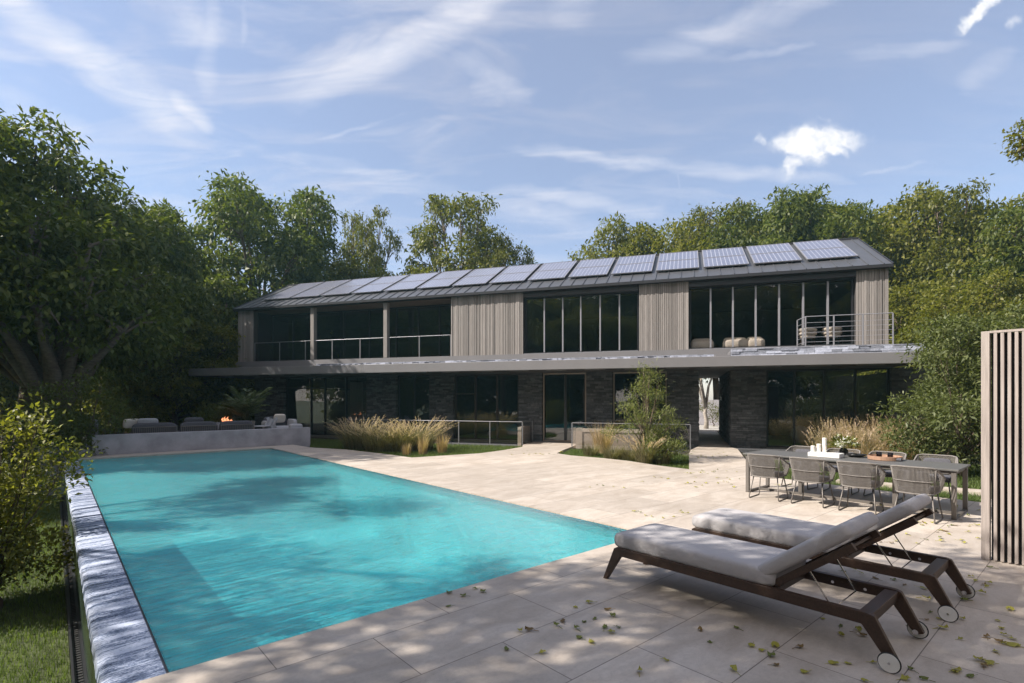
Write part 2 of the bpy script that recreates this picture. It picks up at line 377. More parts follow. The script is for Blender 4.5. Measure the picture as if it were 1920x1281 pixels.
# spillway lip (slightly sloping outward), mossy wall, trough
l=MB(); prof=[(W0+.012,-.036),(W0-.02,-.0355),(W0-.28,-.045),(W0-.325,-.062),(W0-.337,-.13)]
n_=len(prof)
ys=np.linspace(T0-.05,T1,160)
for y in ys:
    for i,(x,z) in enumerate(prof):
        w=.0015*math.sin(y*23.7+1) if i>=2 else 0
        l.v.append((x+w*(i-1)*.5,y,z+w*.2))
for k in range(len(ys)-1):
    for i in range(n_-1):
        l.f.append((k*n_+i,k*n_+i+1,(k+1)*n_+i+1,(k+1)*n_+i))
part('spillway_lip',l,M['lip'],pool,smooth=True)
part('lip_edge',MB().box(W0+.014,W0+.026,T0,T1,-.12,-.031),M['darkmetal'],pool)
l=MB(); prof=[(W0-.337,-.125),(W0-.325,-.45),(W0-.30,-.8),(W0-.285,-1.25)]
n_=4
for y in ys:
    for i,(x,z) in enumerate(prof):
        l.v.append((x+.003*math.sin(y*7+i)+.002*math.sin(y*19+2*i),y,z))
for k in range(len(ys)-1):
    for i in range(3): l.f.append((k*4+i,k*4+i+1,(k+1)*4+i+1,(k+1)*4+i))
part('overflow_wall',l,M['fall'],pool,smooth=True)
tr=MB().box(.145,.165,3.6,T1+.3,-1.3,-1.02); tr.box(.166,.268,3.6,T1+.3,-1.3,-1.06)
part('overflow_trough',tr,M['darkmetal'],pool)
gr=MB()
y=3.7
while y<T1: gr.box(.185,.235,y,y+.035,-1.0595,-1.052); y+=.07
part('trough_grille',gr,M['rubber'],pool)
cp=MB().box(W0+.0,W1,T1+.005,T1+.42,-.10,.012); part('coping',cp,M['coping'],pool,bevel=.008)
wt=MB(); nx,ny=2,2
wt.add([(W0+.03,T0-.001,-.034),(W1-.064,T0-.001,-.034),(W1-.064,T1,-.034),(W0+.03,T1,-.034)],[(0,1,2,3)])
struct('pool_water',wt,M['water'],POOL)
# ---------------------------------------------------------------- garden wall beyond the pool and lounge terrace
w=solo('garden_wall',MB().box(.93,7.72,21.03,21.28,-.4,.64),M['concrete'],'low smooth grey concrete wall across the far end of the pool','wall',POOL,(4.3,21.15,-.1),bevel=.01)
struct('lounge_terrace',MB().poly([(.95,21.3),(7.7,21.3),(8.2,22.6),(9.5,28),(.95,28)],-.11,.2),M['deck'],POOL)
# ---------------------------------------------------------------- house
H0=(-7.6,21.07,0)
house=thing('modern_house','long two storey house with timber cladding, slate piers and a solar roof','house',HOUSE,H0)
def HB(): return MB()
X=lambda u:-u
V=21.07
part('canopy_slab',HB().box(-22.8,6.75,19.1,29.3,2.875,3.225),M['fascia'],house,bevel=.01)
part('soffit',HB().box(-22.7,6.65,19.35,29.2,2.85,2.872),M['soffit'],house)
dl=HB()
part('floor_slab',HB().box(-21.82,6.53,20.93,28.9,3.23,3.645),M['fascia'],house)
def stones(x0,x1,y0,z0,z1,rh=(.05,.10),rw=(.16,.42),dep=.05,side=None,y1=None):
    b=MB(); z=z0
    while z<z1-.02:
        h=min(random.uniform(*rh),z1-z)
        x=x0
        while x<x1-.01:
            w=random.uniform(*rw); w=min(w,x1-x)
            if x1-x-w<.08:w=x1-x
            p=random.uniform(0,dep)
            b.box(x+.003,x+w-.003,y0-p,y0+.15,z+.003,z+h-.003); x+=w
        z+=h
    if side is not None:
        xs,sg=side; z=z0
        while z<z1-.02:
            h=min(random.uniform(*rh),z1-z); y=y0+.16
            while y<y1-.01:
                w=min(random.uniform(*rw),y1-y)
                if y1-y-w<.08:w=y1-y
                p=random.uniform(0,dep*.6)
                b.box(xs-(p if sg<0 else .12),xs+(p if sg>0 else .12),y+.003,y+w-.003,z+.003,z+h-.003); y+=w
            z+=h
    return b
piers=[(-20.73,-18.9),(-14.16,-12.61),(-10.91,-9.74),(-6.74,-5.72),(-3.87,-2.83),(-.73,.41),(1.53,2.73),(6.6,7.9)]
for i,(a,c) in enumerate(piers):
    p=part('stone_pier',HB().box(a+.02,c-.02,V+.14,V+.5,-.1,2.85),M['inside'],house)
    sd=None
    if i==6: sd=(a,-1)
    if i==5: sd=(c,1)
    part('stone_facing',stones(a,c,V+.02,-.1,2.85,side=sd,y1=28.5 if sd else None),M['slate'],p)
# side walls of the house and passage, back wall
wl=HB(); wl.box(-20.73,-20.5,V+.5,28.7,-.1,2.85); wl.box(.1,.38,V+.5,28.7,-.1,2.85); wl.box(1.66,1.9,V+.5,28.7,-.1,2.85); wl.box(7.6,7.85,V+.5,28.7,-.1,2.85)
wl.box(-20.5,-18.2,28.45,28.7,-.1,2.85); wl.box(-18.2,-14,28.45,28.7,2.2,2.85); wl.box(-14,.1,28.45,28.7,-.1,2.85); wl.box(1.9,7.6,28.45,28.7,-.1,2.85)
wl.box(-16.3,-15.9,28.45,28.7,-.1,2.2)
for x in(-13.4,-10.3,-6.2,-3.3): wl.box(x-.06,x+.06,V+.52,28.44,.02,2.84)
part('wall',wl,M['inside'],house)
part('interior_floor',HB().box(-20.5,.1,V+.05,28.4,-.1,.015).box(1.9,7.6,V+.05,28.4,-.1,.015),M['insidefloor'],house)
# beige lit partition with curtain in the left room
part('partition',HB().box(-14.9,-14.75,22.8,28.4,.02,2.84).box(-18.4,-18.3,22.3,28.4,.02,2.84),M['insidewood'],house)
cv=MB()
xs=np.linspace(-15.95,-15.2,40)
for i,x in enumerate(xs):
    y=22.3+.04*math.sin(i*1.3); cv.v+= [(x,y,.03),(x,y,2.6)]
for i in range(39): cv.f.append((2*i,2*i+2,2*i+3,2*i+1))
cur=part('curtain',cv,M['curtain'],house,smooth=True)
def bay(x0,x1,y,z0,z1,mull,fm,name='window',fr=.05,glassm='glass',transom=None,mw=.05,ml=None,doorsplit=None):
    b=HB(); b.box(x0,x0+fr,y-.04,y+.06,z0,z1); b.box(x1-fr,x1,y-.04,y+.06,z0,z1); b.box(x0+fr,x1-fr,y-.04,y+.06,z1-fr,z1); b.box(x0+fr,x1-fr,y-.04,y+.06,z0,z0+fr)
    w=part(name,b,fm,house)
    for m in mull: part('mullion',HB().box(m-mw/2,m+mw/2,y-.065,y+.05,z0+fr,z1-fr),ml or fm,w)
    if transom:
        for (a,c,z) in transom: part('transom',HB().box(a,c,y-.045,y+.04,z-.03,z+.03),fm,w)
    es=[x0+fr]+list(mull)+[x1-fr]
    for a,c in zip(es[:-1],es[1:]):
        part('pane',HB().box(a+mw/2+.001,c-mw/2-.001,y-.006,y+.006,z0+fr+.001,z1-fr-.001),M[glassm],w)
    return w
bay(-18.88,-14.18,V+.2,.02,2.84,[-17.4,-16.6,-15.4],M['darkmetal'],transom=[(-18.8,-17.43,2.3),(-17.37,-16.63,2.3)],mw=.045)
bay(-12.59,-10.93,V+.2,.02,2.84,[-11.75],M['darkmetal'])
bay(-9.72,-6.76,V+.2,.02,2.84,[-8.75,-7.75],M['brownframe'],transom=[(-9.65,-8.8,2.0)],mw=.08)
bay(-5.70,-3.89,V+.16,.02,2.84,[-4.75],M['beigeframe'],name='door',fr=.055,mw=.1,ml=M['darkmetal'])
bay(-2.81,-.75,V+.16,.02,2.84,[-1.8],M['beigeframe'],fr=.055,mw=.06,ml=M['darkmetal'])
bay(2.75,6.58,V+.2,.02,2.84,[3.67,4.62,5.58],M['darkmetal'],mw=.06)
# upper storey
def clad(x0,x1,y,z0,z1,horiz=False):
    b=MB(); x=x0
    while x<x1-.01:
        w=random.choice([.07,.08]); w=min(w,x1-x)
        if x1-x-w<.05:w=x1-x
        b.box(x+.0065,x+w-.0065,y-random.choice([0,.0,.012,.02]),y+.03,z0,z1); x+=w
    return b
Z0,Z1=3.65,6.30
for a,c in((-21.79,-20.8),(-9.84,-6.53),(-1.79,.05),(5.55,6.51)):
    p=part('cladding_panel',HB().box(a+.01,c-.01,V+.035,V+.3,Z0-.002,Z1),M['inside'],house)
    part('cladding_boards',clad(a,c,V,Z0-.02,Z1-.0),M['larch'],p)
# reveal return of recessed bay, its shade put in by a dark finish
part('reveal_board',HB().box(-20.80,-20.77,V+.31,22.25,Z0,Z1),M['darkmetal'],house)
ew=HB()
for xa,xb in((-21.79,-21.6),(6.3,6.51)):
    ew.add([(xa,V+.31,Z0),(xb,V+.31,Z0),(xb,28.5,Z0),(xa,28.5,Z0),(xa,V+.31,6.36),(xb,V+.31,6.36),(xb,28.5,6.36),(xa,28.5,6.36),(xa,24.8,8.15),(xb,24.8,8.15)],
     [(0,3,2,1),(0,1,5,4),(2,3,7,6),(1,2,6,9,5),(0,4,8,7,3),(4,5,9,8),(8,9,6,7)])
ew.box(-21.6,6.3,28.3,28.5,Z0,6.36)
for x in(-9.8,-6.6,-1.75,.0): ew.box(x-.06,x+.06,V+.31,28.3,Z0,6.2)
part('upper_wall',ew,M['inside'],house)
part('upper_floor',HB().box(-21.6,6.3,V+.31,28.3,3.646,3.665),M['insidefloor'],house)
part('balcony_soffit',HB().box(-20.8,-9.86,V+.02,22.28,6.19,6.215),M['soffitwood'],house)
part('ceiling',HB().box(-21.5,6.2,22.4,28.2,6.1,6.15),M['inside'],house)
# balcony bay glazing
bay(-20.75,-9.87,22.3,3.67,6.17,[-19.4,-17.9,-16.3,-14.8,-13.3,-12.1,-11.0],M['darkmetal'],mw=.05)
part('balcony_floor',HB().box(-20.78,-9.86,V+.0,22.2,3.647,3.66),M['fascia'],house)
for x in(-17.19,-13.14):
    q=part('post',HB().box(x-.11,x+.09,V-.02,V+.20,3.66,6.19),M['larch'],house,bevel=.01)
# middle and right bays
hd=HB().box(-6.52,-1.80,V-.03,V+.32,6.02,6.30).box(.06,5.54,V-.03,V+.32,6.02,6.30).box(-20.79,-9.85,V+.0,V+.14,6.20,6.3)
part('header_beam',hd,M['darkmetal'],house)
bay(-6.5,-1.82,V+.26,3.67,6.02,[-5.67,-4.88,-4.13,-3.34,-2.57],M['darkmetal'],ml=M['mullion'],mw=.055)
bay(.08,5.53,V+.26,3.67,6.02,[.84,1.62,2.40,3.18,3.96,4.74],M['darkmetal'],glassm='clear',ml=M['mullion'],mw=.06)
# sills
part('sill',HB().box(-6.5,-1.82,V-.05,V+.2,3.646,3.668).box(.08,5.53,V-.05,V+.2,3.646,3.668),M['mullion'],house)
# roof
RY0,RZ0,RY1,RZ1=20.93,6.36,24.8,8.31
k=(RZ1-RZ0)/(RY1-RY0); L=math.hypot(RY1-RY0,RZ1-RZ0); ny_,nz_=-(RZ1-RZ0)/L,(RY1-RY0)/L
def slope(xa,xb,s0,s1,h0,h1,b=None):   # box lying on the front roof plane: s along slope, h above it
    b=b or MB(); P=lambda x,s,h:(x,RY0+(RY1-RY0)*s/L+ny_*h,RZ0+(RZ1-RZ0)*s/L+nz_*h)
    return b.add([P(xa,s0,h0),P(xb,s0,h0),P(xb,s1,h0),P(xa,s1,h0),P(xa,s0,h1),P(xb,s0,h1),P(xb,s1,h1),P(xa,s1,h1)],
      [(0,3,2,1),(4,5,6,7),(0,1,5,4),(1,2,6,5),(2,3,7,6),(3,0,4,7)])
rb=slope(-21.9,6.58,0,L,-.14,0); bk=MB()
for (x,y,z) in rb.v: bk.v.append((x,2*RY1-y,z))
bk.f=[f[::-1] for f in rb.f]
roof=part('roof',MB().add(rb.v,rb.f).add(bk.v,bk.f),M['roof'],house)
se=MB(); x=-21.85
while x<6.6: slope(x-.012,x+.012,.02,L-.03,0,.028,se); x+=.47
part('standing_seam',se,M['roof'],roof)
part('ridge_cap',MB().box(-21.92,6.6,RY1-.09,RY1+.09,RZ1-.03,RZ1+.045),M['darkmetal'],roof)
gt=MB().box(-21.9,6.58,RY0-.085,RY0-.002,6.235,6.33).box(-21.9,6.58,RY0-.002,V-.03,6.225,6.25)
part('gutter',gt,M['darkmetal'],roof)
part('verge_trim',slope(6.581,6.61,-.05,L,-.16,.035),M['darkmetal'],roof)
part('verge_trim',slope(-21.93,-21.901,-.05,L,-.16,.035),M['darkmetal'],roof)
def cellmat():
    n=N('photovoltaic_cells'); c=n.n('ShaderNodeTexCoord'); b=n.n('ShaderNodeTexBrick'); b.offset=0
    for a,v in(('Scale',1),('Mortar Size',.012),('Mortar Smooth',.0),('Brick Width',.158),('Row Height',.158)): b.inputs[a].default_value=v
    n.l(c.outputs['UV'],b.inputs['Vector']); b.inputs['Color1'].default_value=(.09,.097,.155,1); b.inputs['Color2'].default_value=(.11,.118,.18,1); b.inputs['Mortar'].default_value=(.42,.43,.5,1)
    return n.done(n.bsdf(b.outputs['Color'],.28,0,Specular_IOR_Level=.9,Coat_Weight=.6,Coat_Roughness=.22))
M['cells']=cellmat()
def uvface(o,w,h):
    me=o.data; uv=me.uv_layers.new(name='UVMap')
    for p in me.polygons:
        for li,vi in zip(p.loop_indices,p.vertices):
            uv.data[li].uv=((w if vi in(1,2,5,6) else 0),(h if vi in(2,3,6,7) else 0))
s0=(21.85-RY0)*L/(RY1-RY0)-.02; ml_=1.53
for i in range(15):
    xc=5.0-i*1.79
    if i==0:
        mm=MB()
        for q in(0,1):
            a=s0+q*(ml_+.02)
            for (xa,xb,sa,sb) in((xc-.81,xc+.81,a,a+.035),(xc-.81,xc+.81,a+ml_-.035,a+ml_),(xc-.81,xc-.775,a+.035,a+ml_-.035),(xc+.775,xc+.81,a+.035,a+ml_-.035)):
                slope(xa,xb,sa,sb,.075,.115,mm)
        pf=part('solar_panel',mm,M['chrome'],house); pf.data.materials[0]=M['mullion']
        P=[pf]
        for q in(0,1):
            a=s0+q*(ml_+.02)
            cmb_=part('cell_field',slope(xc-.774,xc+.774,a+.036,a+ml_-.036,.08,.106),M['cells'],pf); uvface(cmb_,1.548,ml_-.072)
        part('mounting_rail',slope(xc-.5,xc-.46,s0-.05,s0+2*ml_+.04,.03,.074).add(*(lambda q:(q.v,q.f))(slope(xc+.46,xc+.5,s0-.05,s0+2*ml_+.04,.03,.074))),M['darkmetal'],pf)
        proto=pf
    else:
        c=copy_tree(proto,house); c.location=(-i*1.79,0,0)
# pale stone upstand on the canopy edge, low strip elsewhere
part('stone_upstand',stones(1.42,7.6,19.42,3.226,3.50,rh=(.055,.09),rw=(.2,.5),dep=.04),M['paleslate'],house)
part('stone_strip',stones(-16,.9,19.9,3.226,3.36,rh=(.03,.06),rw=(.12,.3),dep=.05),M['paleslate'],house)
part('canopy_upstand',HB().box(.92,1.40,19.45,19.8,3.226,3.30).box(1.40,7.6,19.58,20.8,3.226,3.44),M['fascia'],house)
# blocks imitating the stepped downlight and reflections under the canopy
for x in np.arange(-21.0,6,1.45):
    part('soffit_light_step',HB().box(x,x+.75,19.22,19.34,2.845,2.874),M['fascia'],house)
# railings
def railing(name,pts,z,h,label_mat,glassy=True,bars=0,postm='steel',every=1.1,rail=.02):
    p0=pts
    b=MB()
    b.tube([(x,y,z+h) for x,y in pts],rail,8)
    r=part(name,b,M[postm],house)
    for (x0,y0),(x1,y1) in zip(pts[:-1],pts[1:]):
        n=max(1,round(math.hypot(x1-x0,y1-y0)/every))
        for i in range(n+1):
            if i==0 and (x0,y0)!=pts[0]: continue
            t=i/n; x=x0+(x1-x0)*t; y=y0+(y1-y0)*t
            part('post',MB().box(x-.02,x+.02,y-.012,y+.012,z,z+h-.01),M[postm],r)
        if glassy:
            ux,uy=(x1-x0),(y1-y0); l_=math.hypot(ux,uy); ux/=l_;uy/=l_
            part('glass_panel',MB().bar((x0+ux*.03-uy*.03,y0+uy*.03+ux*.03,z+h*.5),(x1-ux*.03-uy*.03,y1-uy*.03+ux*.03,z+h*.5),.012,h-.12),M['clear'],r)
        for q in range(bars):
            zz=z+.1+(h-.15)*q/(bars)
            part('rail_bar',MB().tube([(x0,y0,zz),(x1,y1,zz)],.008,6),M[postm],r)
    return r
railing('balcony_railing',[(-20.75,V+.05),(-9.88,V+.05)],3.66,.93,None,every=1.55,rail=.014)
railing('terrace_railing',[(3.72,21.0),(3.82,20.15),(6.35,20.15)],3.45,1.13,None,glassy=False,bars=6,postm='mullion',every=.95,rail=.015)
# light wells in front of the ground floor with glass balustrades
struct('light_well_floor',HB().box(-14.3,-6.1,19.5,21.2,-.119,-.108).box(-4.1,-.1,19.5,21.2,-.119,-.108),M['slate'],HOUSE)
railing('glass_balustrade',[(-14.2,19.55),(-6.09,19.55),(-6.09,21.0)],0,.88,None,every=1.45,rail=.016)
railing('glass_balustrade',[(-4.10,21.0),(-4.10,19.42),(.1,19.42)],0,.88,None,every=1.9,rail=.016)
part('reflection_panel',HB().box(-6.35,-6.2,19.75,21.0,-.1,.66),M['beigetone'],house)  # beige panel added to stand for the deck reflected in the glass
part('reflection_panel',HB().box(-4.0,-1.2,19.62,19.8,-.1,.66).box(-4.0,-3.85,19.8,21.0,-.1,.66),M['beigetone'],house)  # beige panels imitating the pale reflection in the right balustrade
# pendant bar lamp in left room
lamp=solo('pendant_lamp',MB().bar((-18.0,23.0,2.25),(-15.4,23.0,2.25),.12,.1).tube([(-17.4,23,2.3),(-17.4,23,2.84)],.01,6).tube([(-16.0,23,2.3),(-16.0,23,2.84)],.01,6),M['black'],'long black bar pendant hanging in the ground floor room at the left end','lamp',HOUSE,(-16.7,23,2.25))
# ---------------------------------------------------------------- soft shapes
def cushion(x0,x1,y0,y1,z0,z1,r=.05,nx=10,ny=6,puff=.015):
    """rounded pad"""
    b=MB(); n=5
    import itertools
    def ss(t,p=.5): return t
    # superellipsoid box
    cx,cy,cz=(x0+x1)/2,(y0+y1)/2,(z0+z1)/2; hx,hy,hz=(x1-x0)/2,(y1-y0)/2,(z1-z0)/2
    NU,NV=32,14
    def sp(a,e): return math.copysign(abs(a)**e,a)
    e3=.17 if r<.04 else .28
    e2=max(.12,min(.5,r/min(hx,hy)*.9)); ez=.5 if r<.04 else .62
    for j in range(NV+1):
        ph=-math.pi/2+math.pi*j/NV
        for i in range(NU):
            th=2*math.pi*(i+.5)/NU
            cphi=sp(math.cos(ph),e3)
            b.v.append((cx+hx*cphi*sp(math.cos(th),e2),cy+hy*cphi*sp(math.sin(th),e2),cz+hz*sp(math.sin(ph),ez)))
    for j in range(NV):
        for i in range(NU):
            k=(i+1)%NU; b.f.append((j*NU+i,j*NU+k,(j+1)*NU+k,(j+1)*NU+i))
    return b
# interior upstairs furniture
for x,w,z in((.55,.85,.42),(1.75,.9,.42),(2.45,.62,.42)):
    t=thing('lounge_sofa','%s cream rounded sofa behind the upper right glazing'%('leftmost' if x<1 else 'middle' if x<2 else 'rightmost'),'sofa',HOUSE,(x,22.1,3.66),'cream sofas upstairs')
    part('seat',cushion(x-w/2,x+w/2,21.5,22.2,3.68,3.68+z*.85,.12),M['cream'],t,smooth=True)
    part('backrest',cushion(x-w/2+.02,x+w/2-.02,21.98,22.25,3.7,3.74+z,.1),M['cream'],t,smooth=True)
for i,x in enumerate((4.18,4.98)):
    CY=21.75
    t=thing('lounge_chair','%s of two round backed beige chairs behind the terrace railing'%('left one' if i==0 else 'right one'),'chair',HOUSE,(x,CY,3.66),'beige chairs upstairs')
    bb=MB()
    pts=[(x+.26*math.cos(a),CY+.24*math.sin(a)) for a in np.linspace(R(170),R(370),14)]
    for zz,r_ in((4.30,.06),(4.16,.06)):
        bb.tube([(a,c,zz) for a,c in pts],r_,8)
    part('backrest',bb,M['cream'],t,smooth=True)
    part('seat',MB().lathe(x,CY,[(0.01,4.0),(.24,4.0),(.27,4.03),(.27,4.07),(.22,4.1),(.01,4.1)],20),M['cream'],t,smooth=True)
    for sx in(-1,1):
        for sy in(-1,1): part('leg',MB().tube([(x+sx*.16,CY+sy*.15,4.0),(x+sx*.24,CY+sy*.22,3.67)],.015,6),M['teak'],t)
# ---------------------------------------------------------------- sun loungers (frame POOL; s runs to the head)
def make_lounger(label):
    a0,t0=4.15,3.37
    t=thing('sun_lounger',label,'sun lounger',POOL,(a0+.36,t0-1.2,0),'sun loungers by the pool')
    W=.72
    P=lambda s,y,z:(a0+y,t0-s,z)
    def side(y0,y1):
        m=MB(); prof=[(0,0),(.045,0),(.215,.262),(2.235,.262),(2.37,.075),(2.415,.05),(2.45,.065),(2.31,.335),(2.27,.345),(.17,.345),(.135,.325)]
        n=len(prof); b=len(m.v)
        m.v+=[P(s,y0,z) for s,z in prof]+[P(s,y1,z) for s,z in prof]
        m.f.append(tuple(range(n))[::-1]); m.f.append(tuple(range(n,2*n)))
        for i in range(n):
            j=(i+1)%n; m.f.append((i,j,n+j,n+i))
        return m
    fr=part('frame',MB().add(*(lambda q:(q.v,q.f))(side(0,.045))).add(*(lambda q:(q.v,q.f))(side(W-.045,W))),M['teak'],t,bevel=.006)
    cb=MB()
    cb.bar(P(2.25,.045,.30),P(2.25,W-.045,.30),.085,.07); cb.bar(P(.2,.045,.30),P(.2,W-.045,.30),.07,.06)
    for s in np.arange(.3,1.6,.12): cb.bar(P(s,.045,.325),P(s,W-.045,.325),.06,.018)
    cb.bar(P(1.62,.045,.30),P(1.62,W-.045,.30),.05,.05)
    part('cross_rail',cb,M['teak'],t,bevel=.004)
    bl=MB()
    for y in(.05,W-.05): bl.bar(P(1.60,y+(.02 if y<.3 else -.02),.335),P(2.175,y+(.02 if y<.3 else -.02),.765),.04,.055)
    dz=(.765-.335)/(2.175-1.60)
    for s in np.arange(1.66,2.18,.09): bl.bar(P(s,.08,.335+(s-1.6)*dz),P(s,W-.08,.335+(s-1.6)*dz),.05,.02,up=(0,.6,.8))
    part('back_frame',bl,M['teak'],t,bevel=.004)
    part('mattress',cushion(a0+.012,a0+W-.012,t0-1.66,t0-.10,.322,.485,.03),M['fabric'],t,smooth=True)
    # back cushion in local then tilted
    c=cushion(0,.80,0,W-.03,-.012,.105,.03); ang=math.atan2(dz,1); c.v=[P(1.565+x*math.cos(ang)-(z+.035)*math.sin(ang),.015+y,.345+x*math.sin(ang)+(z+.035)*math.cos(ang)) for x,y,z in c.v]
    part('back_cushion',c,M['fabric'],t,smooth=True)
    pr=MB(); hs=1.88; hz=.335+(hs-1.6)*dz
    pr.tube([P(hs,.09,hz-.03),P(2.03,.10,.28),P(2.03,W-.10,.28),P(hs,W-.09,hz-.03)],.006,6)
    part('prop_bar',pr,M['chrome'],t)
    bo=MB()
    for s in(1.85,2.08): bo.tube([P(s,W-.045,.295),P(s,W-.053,.295)],.012,10)
    part('bolt',bo,M['chrome'],t)
    for y0,y1 in((-.034,-.004),(W+.004,W+.034)):
        w=MB(); w.tube([P(2.40,y0+.004,.066),P(2.40,y1-.004,.066)],.060,28); 
        wh=part('wheel',w,M['white'],t)
        tb=MB(); rr=[]
        th=[2*math.pi*i/28 for i in range(28)]
        tb.tube([P(2.40+.061*math.cos(q),(y0+y1)/2,.066+.061*math.sin(q)) for q in th],.0065,6,close=True)
        part('tyre',tb,M['rubber'],wh,smooth=True)
    hb=MB().tube([P(2.40,.046,.066),P(2.40,.053,.066)],.018,14).tube([P(2.40,W-.053,.066),P(2.40,W-.046,.066)],.018,14).tube([P(2.40,-.036,.066),P(2.40,-.032,.066)],.008,10)
    part('wheel_hub',hb,M['chrome'],t)
    return t
L1=make_lounger('nearer of the two teak sun loungers, grey cushions, raised back, beside the pool corner')
L2=copy_tree(L1); L2['label']='farther teak sun lounger with grey cushions, standing behind the nearer one'
v_=rot(POOL,1.30,-.09); L2.location=(L1.location.x+v_[0],L1.location.y+v_[1],0)
# ---------------------------------------------------------------- dining table
tb=thing('dining_table','long grey outdoor dining table set between eight rope chairs','table',POOL,(10.5,3.1,0))
tp=MB(); 
for i in range(6):
    a=10.0+i*.167; tp.box(a,a+.163,1.5,4.7,.722,.75)
part('table_top',tp,M['tabletop'],tb,bevel=.003)
part('apron',MB().box(10.05,10.95,1.56,1.62,.66,.72).box(10.05,10.95,4.58,4.64,.66,.72).box(10.04,10.08,1.62,4.58,.67,.72).box(10.92,10.96,1.62,4.58,.67,.72),M['chairframe'],tb)
for a in(10.03,10.91):
    for t in(1.53,4.6): part('leg',MB().box(a,a+.06,t,t+.06,0.0,.72),M['chairframe'],tb,bevel=.004)
for t in(1.53,4.6): part('foot_bar',MB().box(10.09,10.91,t+.005,t+.055,0.0,.04),M['chairframe'],tb)
for t in(2.36,3.82): part('middle_leg',MB().box(10.48,10.54,t,t+.06,.04,.72),M['chairframe'],tb)
part('stretcher',MB().box(10.49,10.53,1.59,4.6,.005,.045),M['chairframe'],tb)
def make_chair(label,group):
    t=thing('rope_chair',label,'chair',0,(0,0,0),group)
    # local x forward, y sideways; shell outline
    def top(u):   # u -1..1 around the back
        a=abs(u); s=math.copysign(1,u)
        pts=[(0,-.31,0,.80),(.45,-.29,.20,.80),(.62,-.24,.275,.785),(.80,-.02,.30,.68),(1,.20,.285,.615)]
        for p,q in zip(pts[:-1],pts[1:]):
            if a<=q[0]:
                k=(a-p[0])/(q[0]-p[0]); return Vector((p[1]+(q[1]-p[1])*k,s*(p[2]+(q[2]-p[2])*k),p[3]+(q[3]-p[3])*k))
    def bot(u):
        a=abs(u); s=math.copysign(1,u)
        pts=[(0,-.255,0,.405),(.45,-.235,.185,.41),(.62,-.17,.235,.42),(.80,.02,.245,.43),(1,.22,.24,.44)]
        for p,q in zip(pts[:-1],pts[1:]):
            if a<=q[0]:
                k=(a-p[0])/(q[0]-p[0]); return Vector((p[1]+(q[1]-p[1])*k,s*(p[2]+(q[2]-p[2])*k),p[3]+(q[3]-p[3])*k))
    us=np.linspace(-1,1,41)
    fr=MB().tube([top(u) for u in us],.013,8).tube([bot(u) for u in us],.012,8).tube([top(-1),bot(-1)],.012,8).tube([top(1),bot(1)],.012,8)
    for s in(-1,1): fr.tube([top(.6*s),bot(.6*s)],.011,8)
    part('frame',fr,M['rope'],t,smooth=True)
    rp=MB(); 
    for u in np.linspace(-.985,.985,58):
        p,q=top(u),bot(min(1,max(-1,u*.985+.015))); m=(p+q)/2; m.x-=.018*(1-abs(u)); rp.tube([p,m,q],.0050,5,cap=False)
    part('backrest_rope',rp,M['rope'],t,smooth=True)
    part('backrest_band',MB().tube([(top(u)*.47+bot(u)*.53)+Vector((-.024*(1-abs(u))-.004,0,0)) for u in np.linspace(-.6,.6,17)],.008,6),M['rope'],t,smooth=True)
    part('seat_cushion',cushion(-.22,.25,-.225,.225,.42,.485,.06),M['darkfabric'],t,smooth=True)
    bc=cushion(-.0,.05,-.2,.2,.0,.26,.1); bc.v=[(x-.235-(.02 if z>0 else 0)-z*.12,y,z+.49) for x,y,z in bc.v]
    part('back_cushion',bc,M['darkfabric'],t,smooth=True)
    part('seat',MB().box(-.22,.24,-.23,.23,.40,.42),M['darkmetal'],t)
    for s in(-1,1):
        pts=[(-.14,s*.2,.41),(-.235,s*.25,.035),(-.225,s*.25,.014),(-.20,s*.25,.01),(.20,s*.25,.01),(.225,s*.25,.014),(.235,s*.25,.035),(.16,s*.2,.41)]
        part('leg',MB().tube(pts,.010,8),M['chairframe'],t,smooth=True)
    return t
ch0=None
names=['leftmost','second from the left','third from the left','rightmost']
ts=[4.10,3.37,2.66,1.93]
jit=[3,-2,2,-1,-3,2,-2,3]
for side in(0,1):
    for i,tt in enumerate(ts):
        lab=('%s woven rope chair on the pool side of the dining table'%names[i]) if side==0 else ('%s rope chair on the garden side of the dining table'%names[i])
        grp='rope chairs round the dining table'
        if ch0 is None: c=ch0=make_chair(lab,grp)
        else: c=copy_tree(ch0); c['label']=lab
        a=9.72 if side==0 else 11.42
        if side==1: tt+=.1
        x,y=rot(POOL,a,tt); c.location=(x,y,0); c.rotation_euler=(0,0,POOL+(0 if side==0 else math.pi)+R(jit[side*4+i]))
